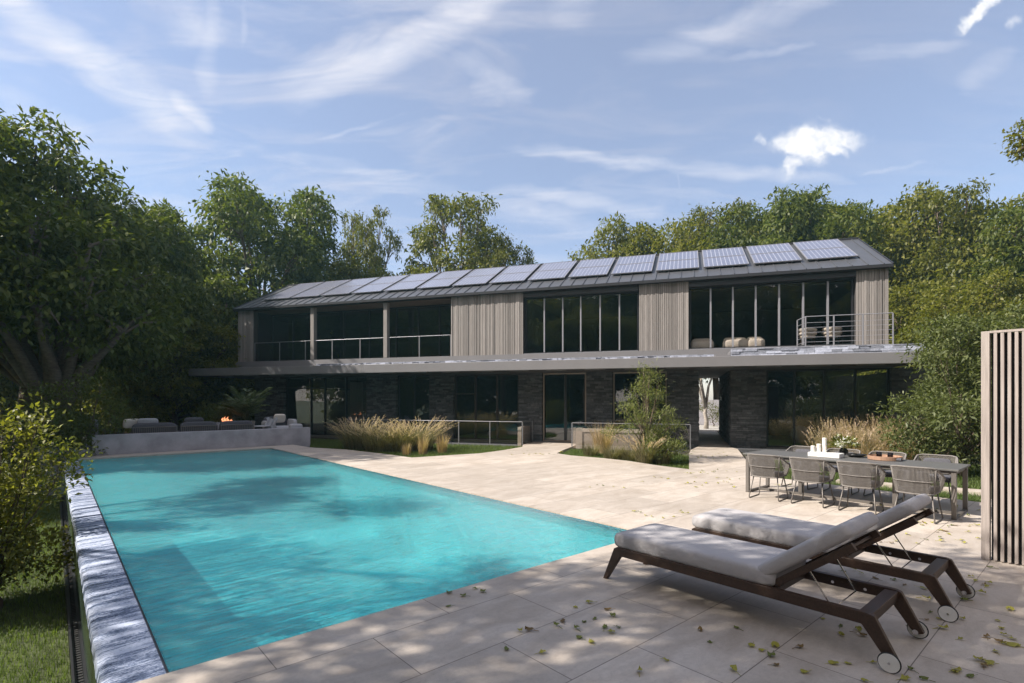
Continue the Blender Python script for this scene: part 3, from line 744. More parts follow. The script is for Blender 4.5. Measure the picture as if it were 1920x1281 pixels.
# ---------------------------------------------------------------- things on the table
ZT=.751
def TP(px,py): return GP(px,py,ZT)
cx,cy=TP(1549,857)
t=thing('candle_tray','white box tray holding three white pillar candles on the dining table','tray',POOL,(cx,cy,ZT))
part('tray',MB().box(cx-.10,cx+.16,cy-.24,cy+.27,ZT,ZT+.075),M['white'],t,bevel=.008)
for i,(px,h) in enumerate(((1524.5,.115),(1535.5,.15),(1546,.26))):
    q=TP(px,851); xx,yy=q
    # stand them on the tray's back half
    r=(px-960)/FP
    best=None
    for k in np.linspace(-.5,.5,201):
        wx,wy=rot(POOL,cx+(-.03+.05*i),cy+k)
        e=abs(wx/wy-r)
        if best is None or e<best[0]: best=(e,k)
    xx,yy=cx+(-.03+.05*i),cy+best[1]
    yy=min(yy,cy+.235)
    o=solo('pillar_candle',MB().lathe(xx,yy,[(.034,ZT+.0755),(.036,ZT+.08),(.036,ZT+.075+h-.004),(.032,ZT+.075+h),(.012,ZT+.075+h-.004)],20).tube([(xx,yy,ZT+.07+h),(xx,yy,ZT+.085+h)],.0015,5),M['wax'],('shortest','middle sized','tallest')[i]+' white pillar candle on the white tray','candle',POOL,(xx,yy,ZT+.0755),'white pillar candles',smooth=False)
cx,cy=TP(1605,857)
t=thing('black_bowl','shallow black bowl beside the flowers on the dining table','bowl',POOL,(cx,cy,ZT))
part('bowl',MB().lathe(cx,cy,[(.07,ZT),(.09,ZT+.004),(.155,ZT+.04),(.16,ZT+.052),(.15,ZT+.05),(.085,ZT+.012),(.01,ZT+.010)],28),M['black'],t,smooth=True)
cx,cy=TP(1659,862)
solo('round_tray',MB().lathe(cx,cy,[(.20,ZT),(.245,ZT+.006),(.25,ZT+.065),(.243,ZT+.068),(.236,ZT+.02),(.01,ZT+.018)],40),M['traywood'],'round light wooden tray with two smoked tumblers on the dining table','tray',POOL,(cx,cy,ZT))
for i,(da,dt) in enumerate(((.03,.09),(.08,-.06))):
    x,y=cx+da,cy+dt; z=ZT+.0195
    solo('tumbler',MB().lathe(x,y,[(.034,z),(.04,z+.004),(.043,z+.10),(.040,z+.10),(.037,z+.012),(.005,z+.010)],20),M['smoke'],('left' if i==0 else 'right')+' smoked glass tumbler on the round wooden tray','glass',POOL,(x,y,z),'smoked tumblers',smooth=True)
x,y=TP(1674,864.5)
solo('rolled_napkin',MB().tube([(x-.0,y-.12,ZT+.028),(x,y+.12,ZT+.028)],.027,16),M['darkfabric'],'dark rolled napkin lying in front of the round wooden tray','napkin',POOL,(x,y,ZT),smooth=False)
x,y=TP(1641,860)
solo('small_bowl',MB().lathe(x,y,[(.02,ZT),(.035,ZT+.02),(.038,ZT+.032),(.033,ZT+.03),(.01,ZT+.006)],16),M['black'],'tiny black cup left of the round wooden tray','cup',POOL,(x,y,ZT),smooth=True)
# ---------------------------------------------------------------- slatted screen
sx,sy=7.82,.98
t=thing('slatted_screen','tall grey timber slat screen at the right edge of the terrace','screen',POOL,(sx,sy,0))
part('end_post',MB().box(sx,sx+.10,sy-.072,sy,.0,2.545),M['screenwood'],t,bevel=.004)
y=sy-.072-.032
while y>sy-2.6:
    part('slat',MB().box(sx,sx+.06,y-.029,y,.012,2.52),M['screenwood'],t,bevel=.003); y-=.0565
part('back_panel',MB().box(sx+.075,sx+.10,sy-2.6,sy-.08,.005,2.515),M['darkmetal'],t)
part('top_cap',MB().box(sx-.004,sx+.104,sy-2.62,sy-.0725,2.522,2.547),M['screenwood'],t)
# ---------------------------------------------------------------- vegetation
def leaf_quads(cen,dirs,size,width,rg,droop=0.):
    """bent rhombic leaves: cen n x 3 base points, dirs n x 3 unit"""
    n=len(cen); up=np.tile([0,0,1.],(n,1))+rg.normal(0,.45,(n,3))
    side=np.cross(dirs,up); side/=np.linalg.norm(side,axis=1)[:,None]+1e-9
    nrm=np.cross(side,dirs)
    L_=size*rg.uniform(.7,1.3,n)[:,None]; Wd=L_*width
    mid=cen+dirs*L_*.45+nrm*L_*.06
    tip=cen+dirs*L_-nrm*L_*.12
    Vv=np.stack([cen,mid+side*Wd*.5,tip,mid-side*Wd*.5],1).reshape(-1,3)
    F=np.arange(4*n).reshape(n,4)
    return Vv,F
def crown_points(lobes,spacing,rg,inner=.25):
    P=[];O=[]
    for (x,y,z,r,sq) in lobes:
        n=int(4*math.pi*r*r/(spacing**2))
        d=rg.normal(0,1,(n,3)); d/=np.linalg.norm(d,axis=1)[:,None]
        k=d[:,2]>-.75; d=d[k]; n=len(d)
        rr=r*(1-np.abs(rg.normal(0,inner,n))).clip(.25,1.0)*(1+rg.normal(0,.06,n))
        p=np.array([x,y,z])+d*rr[:,None]*np.array([1,1,sq]); P.append(p); O.append(d)
    P=np.vstack(P);O=np.vstack(O)
    # thin out points buried deep in other lobes
    keep=np.ones(len(P),bool)
    for (x,y,z,r,sq) in lobes:
        q=(P-np.array([x,y,z]))/np.array([r,r,r*sq]); keep&=~((np.linalg.norm(q,axis=1)<.45)&(rg.random(len(P))<.7))
    return P[keep],O[keep]
def make_tree(name,label,cat,seed,lobes,trunk,fork,tr,leafsize,m,bark,spacing=.62,nleaf=24,spread=.34,width=.42,droop=.5,group=None,inner=.22,limbk=.32,ang=0,twigs=5):
    rg=np.random.default_rng(seed); rd=random.Random(seed)
    t=thing(name,label,cat,ang,(0,0,0),group)
    # trunk and limbs
    b=MB(); 
    tp=[Vector((0,0,-.3)),Vector((trunk[0]*.3+.05,trunk[1]*.3,fork*.35)),Vector((trunk[0]*.7-.05,trunk[1]*.7,fork*.7)),Vector((trunk[0],trunk[1],fork))]
    b.tube(tp,[tr*1.35,tr*1.0,tr*.88,tr*.8],10)
    for i,(x,y,z,r,sq) in enumerate(lobes):
        e=Vector((x,y,z-r*sq*.1)); s=tp[3]+(tp[2]-tp[3])*rd.uniform(0,.5)
        if e.z<fork+.5: s=tp[2]
        mdl=s.lerp(e,.4)+Vector((rd.uniform(-.4,.4)*r*.4,rd.uniform(-.4,.4)*r*.4,-abs(e-s).length*.0+r*.12 if 0 else r*.05))
        m2=s.lerp(e,.75)+Vector((rd.uniform(-.3,.3)*r*.4,rd.uniform(-.3,.3)*r*.4,0))
        lr=tr*limbk*(.7+.5*r/2.5)
        b.tube([s,mdl,m2,e],[lr*1.2,lr*.85,lr*.55,lr*.3],7)
        for k in range(twigs):
            d=Vector((rd.gauss(0,1),rd.gauss(0,1),rd.gauss(.3,.7))).normalized(); st=m2.lerp(e,rd.random())
            en=e+Vector((d.x*r*.85,d.y*r*.85,d.z*r*.85*sq)); mi=st.lerp(en,.5)+Vector((rd.uniform(-.15,.15),rd.uniform(-.15,.15),rd.uniform(0,.2)))*r
            b.tube([st,mi,en],[lr*.35,lr*.2,lr*.07],5,cap=False)
    part('trunk',b,bark,t,smooth=True)
    P,O=crown_points(lobes,spacing,rg,inner)
    n=len(P); 
    cen=np.repeat(P,nleaf,0)+rg.normal(0,1,(n*nleaf,3))*np.array([spread,spread,spread*.62])
    out=np.repeat(O,nleaf,0)
    d=out*.5+rg.normal(0,.7,(n*nleaf,3)); d[:,2]-=droop; d/=np.linalg.norm(d,axis=1)[:,None]
    Vv,F=leaf_quads(cen,d,leafsize,width,rg)
    o=npmesh('crown',Vv,F,m); o.parent=t
    return t
def lobeset(seed,n,rx,ry,z0,z1,r0,r1,shape='dome',sq=.8):
    rd=random.Random(seed); L_=[]
    for i in range(n):
        k=(i+.5)/n; z=z0+(z1-z0)*k
        w=math.sqrt(max(.02,1-((k-.35)/.72)**2)) if shape=='dome' else (1-k)**.7
        a=i*2.4+rd.uniform(-.5,.5); q=rd.uniform(.55,1.0)*w
        L_.append((rx*q*math.cos(a),ry*q*math.sin(a),z,rd.uniform(r0,r1)*(1.05-.35*k),sq))
    return L_
def setx(t,x,y,z=0,s=1,rz=0,sz=None):
    t.location=(x,y,z); t.scale=(s,s,sz or s); t.rotation_euler=(0,0,rz)
def at(px,Y): return (px-960)/FP*Y
TG='tall trees around the house'
A=make_tree('broadleaf_tree','','tree',3,lobeset(3,24,4.6,4.6,5.2,14.3,1.7,2.4),(.3,.1),4.2,.42,.34,M['leaf'],M['bark'],spacing=.80,nleaf=24,spread=.30,group=TG)
B=make_tree('broadleaf_tree','','tree',5,lobeset(9,24,4.6,4.6,6.0,14.9,1.4,2.1),(-.3,.2),5.2,.32,.34,M['leafopen'],M['bark'],spacing=.88,nleaf=19,spread=.29,group=TG,inner=.3,limbk=.36,twigs=8)
M['leafc']=leafmat('light_tree_leaves',(.055,.075,.012),(.21,.20,.035),.42)
Cc=make_tree('broadleaf_tree','','tree',8,lobeset(21,26,5.2,5.0,3.0,12.6,1.6,2.3),(.2,-.2),3.4,.36,.29,M['leafc'],M['bark'],spacing=.80,nleaf=26,spread=.30,width=.5,group=TG)
used={A:0,B:0,Cc:0}
def plant(proto,label,px,Y,top=None,s=1,rz=0,z=0,x=None,wide=1.0):
    o=proto if used[proto]==0 else copy_tree(proto); used[proto]+=1
    base={A:16.0,B:16.6,Cc:14.2}[proto]
    if top is not None: s=(CAMH+(747-top)/FP*Y-z)/base
    setx(o,at(px,Y) if x is None else x,Y,z,s*wide,rz,s); o['label']=label; return o
# left group
plant(A,'huge dark tree filling the upper left corner of the picture',42,21,205,rz=.5,z=-1.1,wide=.98)
plant(A,'tree with a lower crown just right of the huge upper left tree',250,27,338,rz=2.2,z=-.5,wide=.85)
plant(A,'dense round topped tree rising behind the left end of the house',495,36,308,rz=4.0,wide=.92)
plant(B,'slim open tree between the dense one and the wide open one behind the roof',683,42,362,rz=1.0,wide=.52)
plant(B,'wide open crowned tree against the sky behind the middle of the roof',862,42,332,rz=3.3,wide=.86)
plant(B,'small leaning tree at the right end of the open trees behind the roof',955,40,425,rz=5.2,wide=.62)
plant(Cc,'low bushy tree in the shade behind the left end of the canopy',410,34,505,rz=.3,wide=.9)
plant(Cc,'low tree in deep shade straight above the lounge sofas',330,27,560,rz=4.9,z=-.6,wide=1.2)
plant(Cc,'low dark tree between the forked trunk and the lounge',215,31,520,rz=2.6,z=-1,wide=1.1)
plant(Cc,'low dark tree behind the forked trunk at the left edge',20,30,480,rz=1.6,z=-1,wide=1.2)
plant(Cc,'bushy tree filling the gap below the open trees behind the roof',650,38,478,rz=1.2,wide=1.1)
plant(Cc,'bushy tree peeping over the ridge below the wide open tree',790,37,492,rz=3.9,wide=1.0)
# right group
for i,(px,Y,top,rz,w,pr,lab) in enumerate((
 (1165,44,402,.2,.75,Cc,'leftmost tree of the wood on the right, where its edge meets the sky'),
 (1255,42,392,1.9,.8,Cc,'tree standing second from the left in the wood behind the solar panels'),
 (1345,42,350,.9,.72,B,'taller light green tree rising just right of the contrail'),
 (1430,40,345,2.8,.8,A,'rounded tree behind the solar panels, left of the cloud'),
 (1515,38,330,4.1,.8,A,'tallest tree under the white cloud behind the solar roof'),
 (1600,40,365,5.0,.85,Cc,'tree behind the right end of the roof ridge'),
 (1690,36,350,.7,.85,Cc,'tree beyond the right gable of the house'),
 (1775,33,312,2.3,.75,B,'open topped tree standing up near the right edge, bare limbs showing'),
 (1890,31,345,3.9,.9,Cc,'bushy tree at the right edge above the slatted screen'),
 (1985,28,330,1.2,.9,A,'tree cut by the right edge of the picture above the screen'),
 (1740,30,520,5.6,1.1,Cc,'lower tree between the house gable and the right edge'),
 (1850,24,500,.4,1.0,Cc,'lower sunlit tree behind the large shrub on the right'),
 (1960,20,540,2.0,1.0,Cc,'lowest tree behind the slatted screen'))):
    plant(pr,lab,px,Y,top,rz=rz,wide=w)
# forked big trunk tree on the left, seen in shade
fk=make_tree('forked_tree','old tree with a thick pale forked trunk in the haze at the left','tree',31,lobeset(33,16,3.4,3.2,5.6,9.4,1.2,1.7),(.1,0),2.6,.42,.28,M['leaf'],M['forkbark'],spacing=.7,nleaf=20,limbk=.5)
setx(fk,at(98,18.5),18.5,-1.1,.95,0)
# overhanging trees outside the picture that dapple the terrace and show in the glass
shade=make_tree('overhanging_tree','tree overhanging the near end of the pool from the left','tree',41,
  [(2.7,2.2,8.5,1.6,.6),(4.4,2.4,8.3,1.3,.6),(4.4,-1.2,8.2,1.8,.6),(4.4,-3.2,8.1,1.8,.6),(.8,-4.8,8.4,2.0,.6),(0,0,8.6,2.6,.6),(2.6,-.6,8.2,2.2,.6),(-2.4,.8,8.4,2.0,.6),(.6,1.8,8.8,1.5,.6),(.4,-2.8,8.4,2.3,.6),(2.6,-3.0,8.0,1.9,.6),(-2.0,-2.2,8.8,2.0,.6),(3.4,1.2,8.4,1.3,.6)],(.2,.2),5.0,.28,.16,M['leafopen'],M['bark'],spacing=.54,nleaf=24,spread=.24,limbk=.4)
setx(shade,-8.2,1.0,-1.1,1.0,0)
sh2=make_tree('overhanging_tree','thin crowned tree beyond the left edge dappling the middle of the pool','tree',43,
  [(1.6,1.3,9.0,.75,.5),(-1.3,1.5,9.2,.95,.5),(4.2,-2.6,8.8,.8,.5),(.4,-2.0,9.0,.9,.5),(-1.6,3.4,9.2,1.0,.5)],(.2,.2),5.5,.2,.18,M['leafopen'],M['bark'],spacing=.42,nleaf=24,spread=.26,limbk=.4)
setx(sh2,-13.0,6.3,-1.1,1.0,0)
plant(A,'tree beyond the left edge whose crown shades the far half of the pool',0,15.5,s=.92,rz=2.9,x=-20.5,z=-1.1,wide=.95)
for px,Y,lab in ((300,37,'sunken tree filling the gap low behind the lounge sofas'),(405,39,'sunken tree filling the gap behind the potted palm'),(490,41,'sunken tree just behind the left end wall of the house'),(120,36,'sunken tree low behind the forked trunk')):
    plant(Cc,lab,px,Y,s=1.0,rz=px,z=-4.5,wide=1.2)
ords=('first','second','third','fourth','fifth','sixth','seventh','eighth','ninth','tenth','eleventh','twelfth','thirteenth','fourteenth','fifteenth')
for i in range(15):
    an=R(-172+i*12.5+ (i%3)*2); rr_=(27,32,29)[i%3]; pr=(Cc,A,Cc)[i%3]
    plant(pr,'%s tree of the wood behind the viewer, seen as a dark reflection in the glass'%ords[i],0,rr_*math.sin(an)+4,s=1.5,rz=i*1.7,x=rr_*math.cos(an)*1.25+2,z=-4.5 if pr is Cc else -3,wide=1.05)
# overhanging twig at the upper right corner
tw=make_tree('overhanging_branch','leafy twig reaching in at the upper right edge against the sky','branch',51,[(0,0,.0,.26,.8),(.02,0,-.36,.24,.8),(.35,0,.25,.4,.8),(.5,.1,-.2,.4,.8),(.9,.1,.1,.5,.8)],(1.6,.2),.3,.03,.11,M['leafopen'],M['bark'],spacing=.2,nleaf=7,spread=.11,limbk=.5,width=.6)
setx(tw,at(1912,9),9,CAMH+(747-262)/FP*9,.62)
# shrubs
def shrub(name,label,seed,lobes,m,leaf,x,y,z,spacing=.22,nleaf=14,spread=.12,width=.4,droop=-.1,s=1,stem=.04,fork=.35,inner=.3,group=None,rz=0,bark=None,twigs=6):
    t=make_tree(name,label,'shrub',seed,lobes,(0,0),fork,stem,leaf,m,bark or M['bark'],spacing=spacing,nleaf=nleaf,spread=spread,width=width,droop=droop,inner=inner,group=group,limbk=.45,twigs=twigs)
    setx(t,x,y,z,s,rz); return t
rd=random.Random(5)
# left sunny shrub
lo=[(rd.uniform(-1.1,.35),rd.uniform(-.7,.7),rd.uniform(.5,1.75),rd.uniform(.38,.55),.9) for i in range(16)]+[(.35,.1,2.25,.34,1.3),(-.35,0,2.35,.36,1.3),(-.9,.1,2.2,.36,1.3),(.75,.2,1.95,.3,1.2),(.55,.0,2.6,.20,1.8),(-.1,.2,2.55,.2,1.6)]
shrub('shrub','sunlit yellow green shrub beside the lawn at the left edge',61,lo,M['leafyellow'],.085,at(-8,7.2),7.2,-1.1,spacing=.19,nleaf=10,spread=.10,width=.45,droop=-.35)
shrub('shrub','low dark shrub under the glass fence left of the lounge',63,lo,M['leaf'],.10,at(148,16.5),16.5,-1.1,spacing=.22,nleaf=10,spread=.12,s=1.3)
shrub('shrub','dark upright shrub between the glass fence and the sofas',64,[(0,0,.5,.5,1.2),(.1,0,1.1,.45,1.3),(-.2,.1,1.6,.3,1.4),(.2,0,1.9,.22,1.5)],M['leaf'],.1,at(217,20),20,0,spacing=.24,nleaf=10,spread=.12)
# big right shrub
lo=[]
for i in range(34):
    k=rd.random(); z=.5+2.9*k; w=1.55*math.sqrt(max(.1,1-((k-.45)/.68)**2)); a=rd.uniform(0,6.28); q=rd.uniform(.2,1)
    lo.append((w*q*math.cos(a),w*q*math.sin(a),z,rd.uniform(.42,.62),.9))
shrub('large_shrub','large grey green shrub between the right window and the slatted screen',71,lo,M['leafshrub'],.12,at(1800,12.6),12.6,0,spacing=.26,nleaf=14,spread=.14,width=.34,droop=.15)
lo=[]
for i in range(30):
    k=rd.random(); z=.5+3.0*k; w=1.7*math.sqrt(max(.1,1-((k-.45)/.68)**2)); a=rd.uniform(0,6.28); q=rd.uniform(.2,1)
    lo.append((w*q*math.cos(a),w*q*math.sin(a),z,rd.uniform(.5,.75),.9))
shrub('large_shrub','taller grey green shrub right behind the slatted screen',72,lo,M['leafshrub'],.13,at(1880,14.2),14.2,0,spacing=.3,nleaf=14,spread=.16,width=.34,droop=.15)
# small soft conifer in the central bed
lo=[]
for i in range(26):
    k=(i+.5)/26; z=.6+2.05*k; w=1.15*(1-k)**.6*(.35+.65*math.sin(i*1.7)**2); a=i*2.39
    lo.append((w*math.cos(a),w*math.sin(a),z+.12*math.sin(i*3.1),.24*(1.2-.6*k),.7))
shrub('small_conifer','small airy light green conifer in the grass bed before the house',81,lo,M['leafconifer'],.13,*G(1213,861),0,spacing=.17,nleaf=11,spread=.10,width=.13,droop=-.15,stem=.05,fork=.5,twigs=3)
lo=[(rd.uniform(-.5,.5),rd.uniform(-.25,.25),rd.uniform(.2,.5),.2,.9) for i in range(8)]
shrub('low_shrub','low leafy shrub right of the small conifer in the central bed',82,lo,M['leafconifer'],.12,*G(1248,866),0,spacing=.15,nleaf=9,spread=.09,width=.2,droop=-.5,s=1.1)
shrub('shrub','round dark shrub left of the palm on the lounge terrace',83,[(0,0,.5,.55,.9),(.35,0,.8,.4,.9),(-.4,0,.7,.42,.9),(.1,.2,1.15,.35,.9)],M['leaf'],.1,at(405,22),22,.2,spacing=.2,nleaf=12,spread=.1)
# birch in the courtyard behind the passage
bi=make_tree('birch_tree','pale trunked birch in the courtyard seen through the passage','tree',91,[(-.8,0,4.2,1.0,.8),(.9,.3,4.4,1.0,.8),(0,.6,5.2,1.2,.8),(-.5,-.3,3.2,.5,.8)],(0,0),1.3,.12,.12,M['leafopen'],M['palebark'],spacing=.4,nleaf=14,spread=.2,limbk=.75)
p=rot(HOUSE,1.05,33.5); setx(bi,p[0],p[1],0,1)
cw=solo('courtyard_wall',MB().box(-2,6,38,38.3,0,1.7),M['concrete'],'grey wall closing the courtyard behind the passage','wall',HOUSE,(1,38,0))
shrub('shrub','green shrub by the courtyard wall beyond the passage',93,[(0,0,.6,.6,.9),(.5,0,1.1,.5,.9),(-.5,0,1.2,.5,.9)],M['leafopen'],.1,*rot(HOUSE,1.6,36.5),0,spacing=.25,nleaf=10,spread=.12)
# blades
def blades(roots,h,lean,w,rg,segs=3,az=None,curve=1.0):
    n=len(roots); az=rg.uniform(0,2*math.pi,n) if az is None else az
    h=h*np.ones(n); lean=lean*np.ones(n); dirv=np.stack([np.cos(az),np.sin(az),np.zeros(n)],1); sd=np.stack([-np.sin(az),np.cos(az),np.zeros(n)],1)
    V_=[]
    for i in range(segs+1):
        k=i/segs; c=roots+dirv*(lean*h*k**(1+curve*.8))[:,None]; c=c+np.array([0,0,1])*(h*(k-.25*lean.clip(0,1.5)*k**2.4))[:,None]
        ww=w*(1-k)**.6 if i<segs else 0
        V_.append(c+sd*ww/2); V_.append(c-sd*ww/2)
    V_=np.stack(V_,1); m=2*(segs+1); base=(np.arange(n)*m)[:,None]
    F=np.concatenate([base+np.array([[2*i,2*i+1,2*i+3,2*i+2]]) for i in range(segs)],0)
    return V_.reshape(-1,3),F
def clump(name,label,x,y,z,r,h,n,m,lean=(.1,.6),w=.008,seed=0,group=None,plumes=0,pm_=None,wind=None,tail=0):
    rg=np.random.default_rng(seed); a=rg.uniform(0,6.28,n); q=r*np.sqrt(rg.random(n))*.45
    roots=np.stack([q*np.cos(a),q*np.sin(a),np.zeros(n)],1)
    hh=h*rg.uniform(.35,1.12,n); ln=rg.uniform(*lean,n); az=a+rg.normal(0,.5,n)
    if wind is not None: az=np.where(rg.random(n)<.6,wind+rg.normal(0,.5,n),az)
    V_,F=blades(roots,hh,ln,w,rg,4,az)
    t=thing(name,label,'grass clump',0,(x,y,z),group); t.location=(x,y,z); t['kind']='thing'
    o=npmesh('blades',V_,F,m); o.parent=t
    if plumes:
        idx=rg.choice(n,plumes,replace=False); P=[];Dd=[]
        for i in idx:
            hi=h*rg.uniform(.7,1.2); li=rg.uniform(lean[0],lean[1]*.8); d=np.array([math.cos(az[i]),math.sin(az[i]),0])
            pts=[roots[i]+d*li*hi*k**1.8+np.array([0,0,hi*(k-.22*li*k**2.4)]) for k in np.linspace(.72,1.02,9)]
            for p0,p1 in zip(pts[:-1],pts[1:]):
                for _ in range(7):
                    P.append(p0+(p1-p0)*rg.random()); v=(p1-p0)/np.linalg.norm(p1-p0)*1.0+rg.normal(0,.35,3); Dd.append(v/np.linalg.norm(v))
        V2,F2=leaf_quads(np.array(P),np.array(Dd),.055,.16,rg); o=npmesh('plumes',V2,F2,pm_ or M['plume']); o.parent=t
        V3,F3=blades(roots[idx],h*1.0,ln[idx]*.8,.005,rg,4,az[idx]); 
    return t
GR='ornamental grasses in the beds'
k=0
for (px,py,r,h,n,mt,ln,pl,lab) in (
 (676,838,1.3,1.15,1300,'greenfeather',(.25,1.15),130,'tall reddish plumed grass at the left end of the left bed'),
 (712,842,1.2,1.0,1000,'greenfeather',(.25,1.15),80,'green plumed grass second from the left in the left bed'),
 (752,842,1.3,1.05,1200,'greenfeather',(.25,1.15),80,'wide green plumed grass in the middle of the left bed'),
 (784,840,1.2,1.15,1000,'greenfeather',(.3,1.2),110,'grass with pale arching plumes at the right of the left bed'),
 (762,849,.3,.45,220,'feather',(.05,.35),0,'smallest straw coloured feather grass at the front of the left bed'),
 (793,848,.32,.75,260,'feather',(.05,.3),0,'upright straw coloured feather grass at the front right of the left bed'),
 (829,845,.35,.75,300,'feather',(.05,.4),0,'last straw coloured feather grass at the right tip of the left bed'),
 (1130,846,.6,1.15,520,'feather',(.1,.55),0,'tall straw coloured grass leaning left of the small conifer'),
 (1108,851,.5,.5,450,'greenfeather',(.3,.9),0,'low green grass at the left tip of the central bed'),
 (1150,858,.6,.55,600,'greenfeather',(.3,.9),0,'low green grass at the front middle of the central bed'),
 (1180,860,.5,.55,500,'greenfeather',(.3,.9),0,'low grey green grass before the small conifer'),
 (1208,866,.5,.85,520,'greenfeather',(.3,.9),42,'green grass with white drooping plumes before the small conifer'),
 (1240,866,.5,.5,420,'greenfeather',(.3,.8),0,'low green grass at the right of the central bed')):
    k+=1; x,y=G(px,py); clump('ornamental_grass',lab,x,y,-.1,r,h,n,M[mt],ln,.012,k,GR,pl)
# right bed grasses
RB='feather grasses behind the dining table'
q=0
spots=[]
for row,(py0,hh) in enumerate(((868,.95),(858,1.1),(850,1.2))):
    for j in range(7):
        px=1545+j*30+row*13+rd.uniform(-6,6); spots.append((px,py0+rd.uniform(-2,2)+.02*(px-1545),hh*rd.uniform(.85,1.1)))
for i,(px,py,h) in enumerate(spots):
    x,y=G(px,py); mt='feather' if rd.random()<.72 else 'greenfeather'
    row=('front','middle','back')[i//7]; nth=('first','second','third','fourth','fifth','sixth','seventh')[i%7]
    clump('feather_grass','%s from the left in the %s row of grasses behind the dining table'%(nth,row),x,y,-.1,.75,h,420,M[mt],(.1,.6),.010,100+i,RB,30,M['plume'],wind=R(-150))
# lawn blades
def inpoly(p,poly):
    x,y=p[:,0],p[:,1]; c=np.zeros(len(p),bool); n=len(poly)
    for i in range(n):
        x0,y0=poly[i];x1,y1=poly[(i+1)%n]
        if y0==y1: continue
        c^=((y0>y)!=(y1>y))&(x<(x1-x0)*(y-y0)/(y1-y0)+x0)
    return c
def lawn(name,poly,z,dens,h,m,label,w=.006,seed=1):
    rg=np.random.default_rng(seed); P=np.array(poly); lo_,hi_=P.min(0),P.max(0)
    n=int(dens*np.prod(hi_-lo_)); p=rg.uniform(lo_,hi_,(n,2)); p=p[inpoly(p,poly)]
    r3=np.column_stack([p,np.full(len(p),z)]); V_,F=blades(r3,h*rg.uniform(.5,1.3,len(p)),rg.uniform(.1,.9,len(p)),w,rg,2)
    o=npmesh(name,V_,F,m); o['kind']='stuff'; o['label']=label; return o
lawn('lawn_grass',[G(*q) for q in((581,838),(649,843),(720,851),(771,858),(790,857),(836,854),(900,850),(945,844),(976,837),(980,834),(760,828),(581,820))],-.115,900,.11,M['grassblade'],'short green lawn of the left bed',.014,2)
lawn('lawn_grass',[G(*q) for q in((1044,850),(1070,854),(1129,859),(1180,864.5),(1228,872),(1260,876),(1292,880),(1292,851),(1250,845),(1072,839))],-.115,1300,.11,M['grassblade'],'short green lawn of the central bed',.012,3)
def quadpx(*q): return [G(a,b) for a,b in q]
lawn('lawn_grass',quadpx((1462,896.5),(1840,941.5),(1840,923),(1568,900.5),(1470,890)),-.12,2200,.12,M['grassblade'],'strip of lawn along the terrace edge beyond the dining table',.010,4)
lawn('lawn_grass',quadpx((1415,872),(1470,889),(1572,897),(1840,916),(1850,868),(1500,845),(1415,852)),-.12,600,.13,M['grassblade'],'lawn under the feather grasses at the right',.014,5)
Lw=[rot(POOL,a,t) for a,t in((.13,3.6),(.13,20),(-2.5,20),(-3.2,9),(-2.2,3.6))]
lawn('lawn_grass',Lw,-1.1,1500,.09,M['grassblade'],'shaded lawn left of the pool overflow',.007,6)
# fallen leaves
def leafmesh(seed):
    r_=random.Random(seed); b=MB(); n=11; pts=[]
    for i in range(n):
        a=2*math.pi*i/n; rr=.023*(1+.22*math.cos(a)+.14*math.sin(3*a+seed))*r_.uniform(.85,1.1)
        pts.append((rr*math.cos(a)*1.15,rr*math.sin(a)*.8,.004+.012*abs(math.sin(a*1.0+seed))*r_.random()+.008*r_.random()))
    b.v=[(0,0,.006+.006*r_.random())]+pts; b.f=[(0,i+1,(i+1)%n+1) for i in range(n)]
    b.tube([(.03,0,.006),(.065,.006,.003)],.0015,4); return b
protos=[]
for i in range(6):
    mt=('lf_yellow','lf_green','lf_brown','lf_yellow','lf_green','lf_yellow')[i]
    lc={'lf_yellow':'yellow green','lf_green':'dark green','lf_brown':'brownish'}[mt]
    protos.append((leafmesh(i),M[mt],lc))
LM=[None]*6
def leafat(px,py,where,s=1,kind=None,z=.002):
    i=rd.randrange(6) if kind is None else kind
    x,y=G(px,py)
    if LM[i] is None:
        o=mesh('fallen_leaf',protos[i][0],(0,0,0),protos[i][1]); LM[i]=o
    else: o=LM[i].copy(); C.objects.link(o)
    o.location=(x,y,z); s*=rd.uniform(.7,1.3); o.scale=(s,s,s*rd.uniform(.6,1.6)); o.rotation_euler=(rd.uniform(-.12,.12),rd.uniform(-.12,.12),rd.uniform(0,6.28))
    tag(o,'small %s fallen leaf lying on the paving %s'%(protos[i][2],where),'leaf','fallen %s leaves %s'%(protos[i][2],where))
w1='between the pool and the near lounger'
for px,py in ((842,1113),(840,1138),(868,1118),(890,1105),(905,1110),(1055,1165),(990,1183),(1104,1131),(1080,1140),(1138,1144),(1116,1161),(1135,1177),(1160,1178),(1148,1187),(1086,1197),(1095,1167),(1108,1204),(974,1186),(1019,1225),(1043,1174),(950,1219),(1086,1198),(1150,1157),(1082,1180)): leafat(px,py,w1,1.05,kind=rd.choice([0,1,2,4,5]))
w2='in front of the near lounger'
for px,py in ((1375,1256),(1330,1205),(1408,1213),(1427,1221),(1446,1232),(1455,1248),(1380,1178),(1452,1213),(1566,1246),(1592,1246),(1507,1262),(1640,1245),(1707,1256),(1730,1275),(1700,1275),(1620,1278),(1313,1183),(1250,1240),(1500,1215),(1200,1260)): leafat(px,py,w2,1.1)
w3='under and between the loungers'
for px,py in ((1541,1161),(1577,1175),(1580,1194),(1610,1182),(1627,1181),(1618,1193),(1720,1180),(1738,1164),(1760,1162),(1745,1149),(1738,1125),(1675,1088),(1696,1097),(1583,1073),(1617,1077),(1600,1070),(1733,1105),(1640,1085),(1806,1127),(1805,1163),(1770,1180),(1803,1200),(1650,1197)): leafat(px,py,w3,1.05)
w4='right of the loungers'
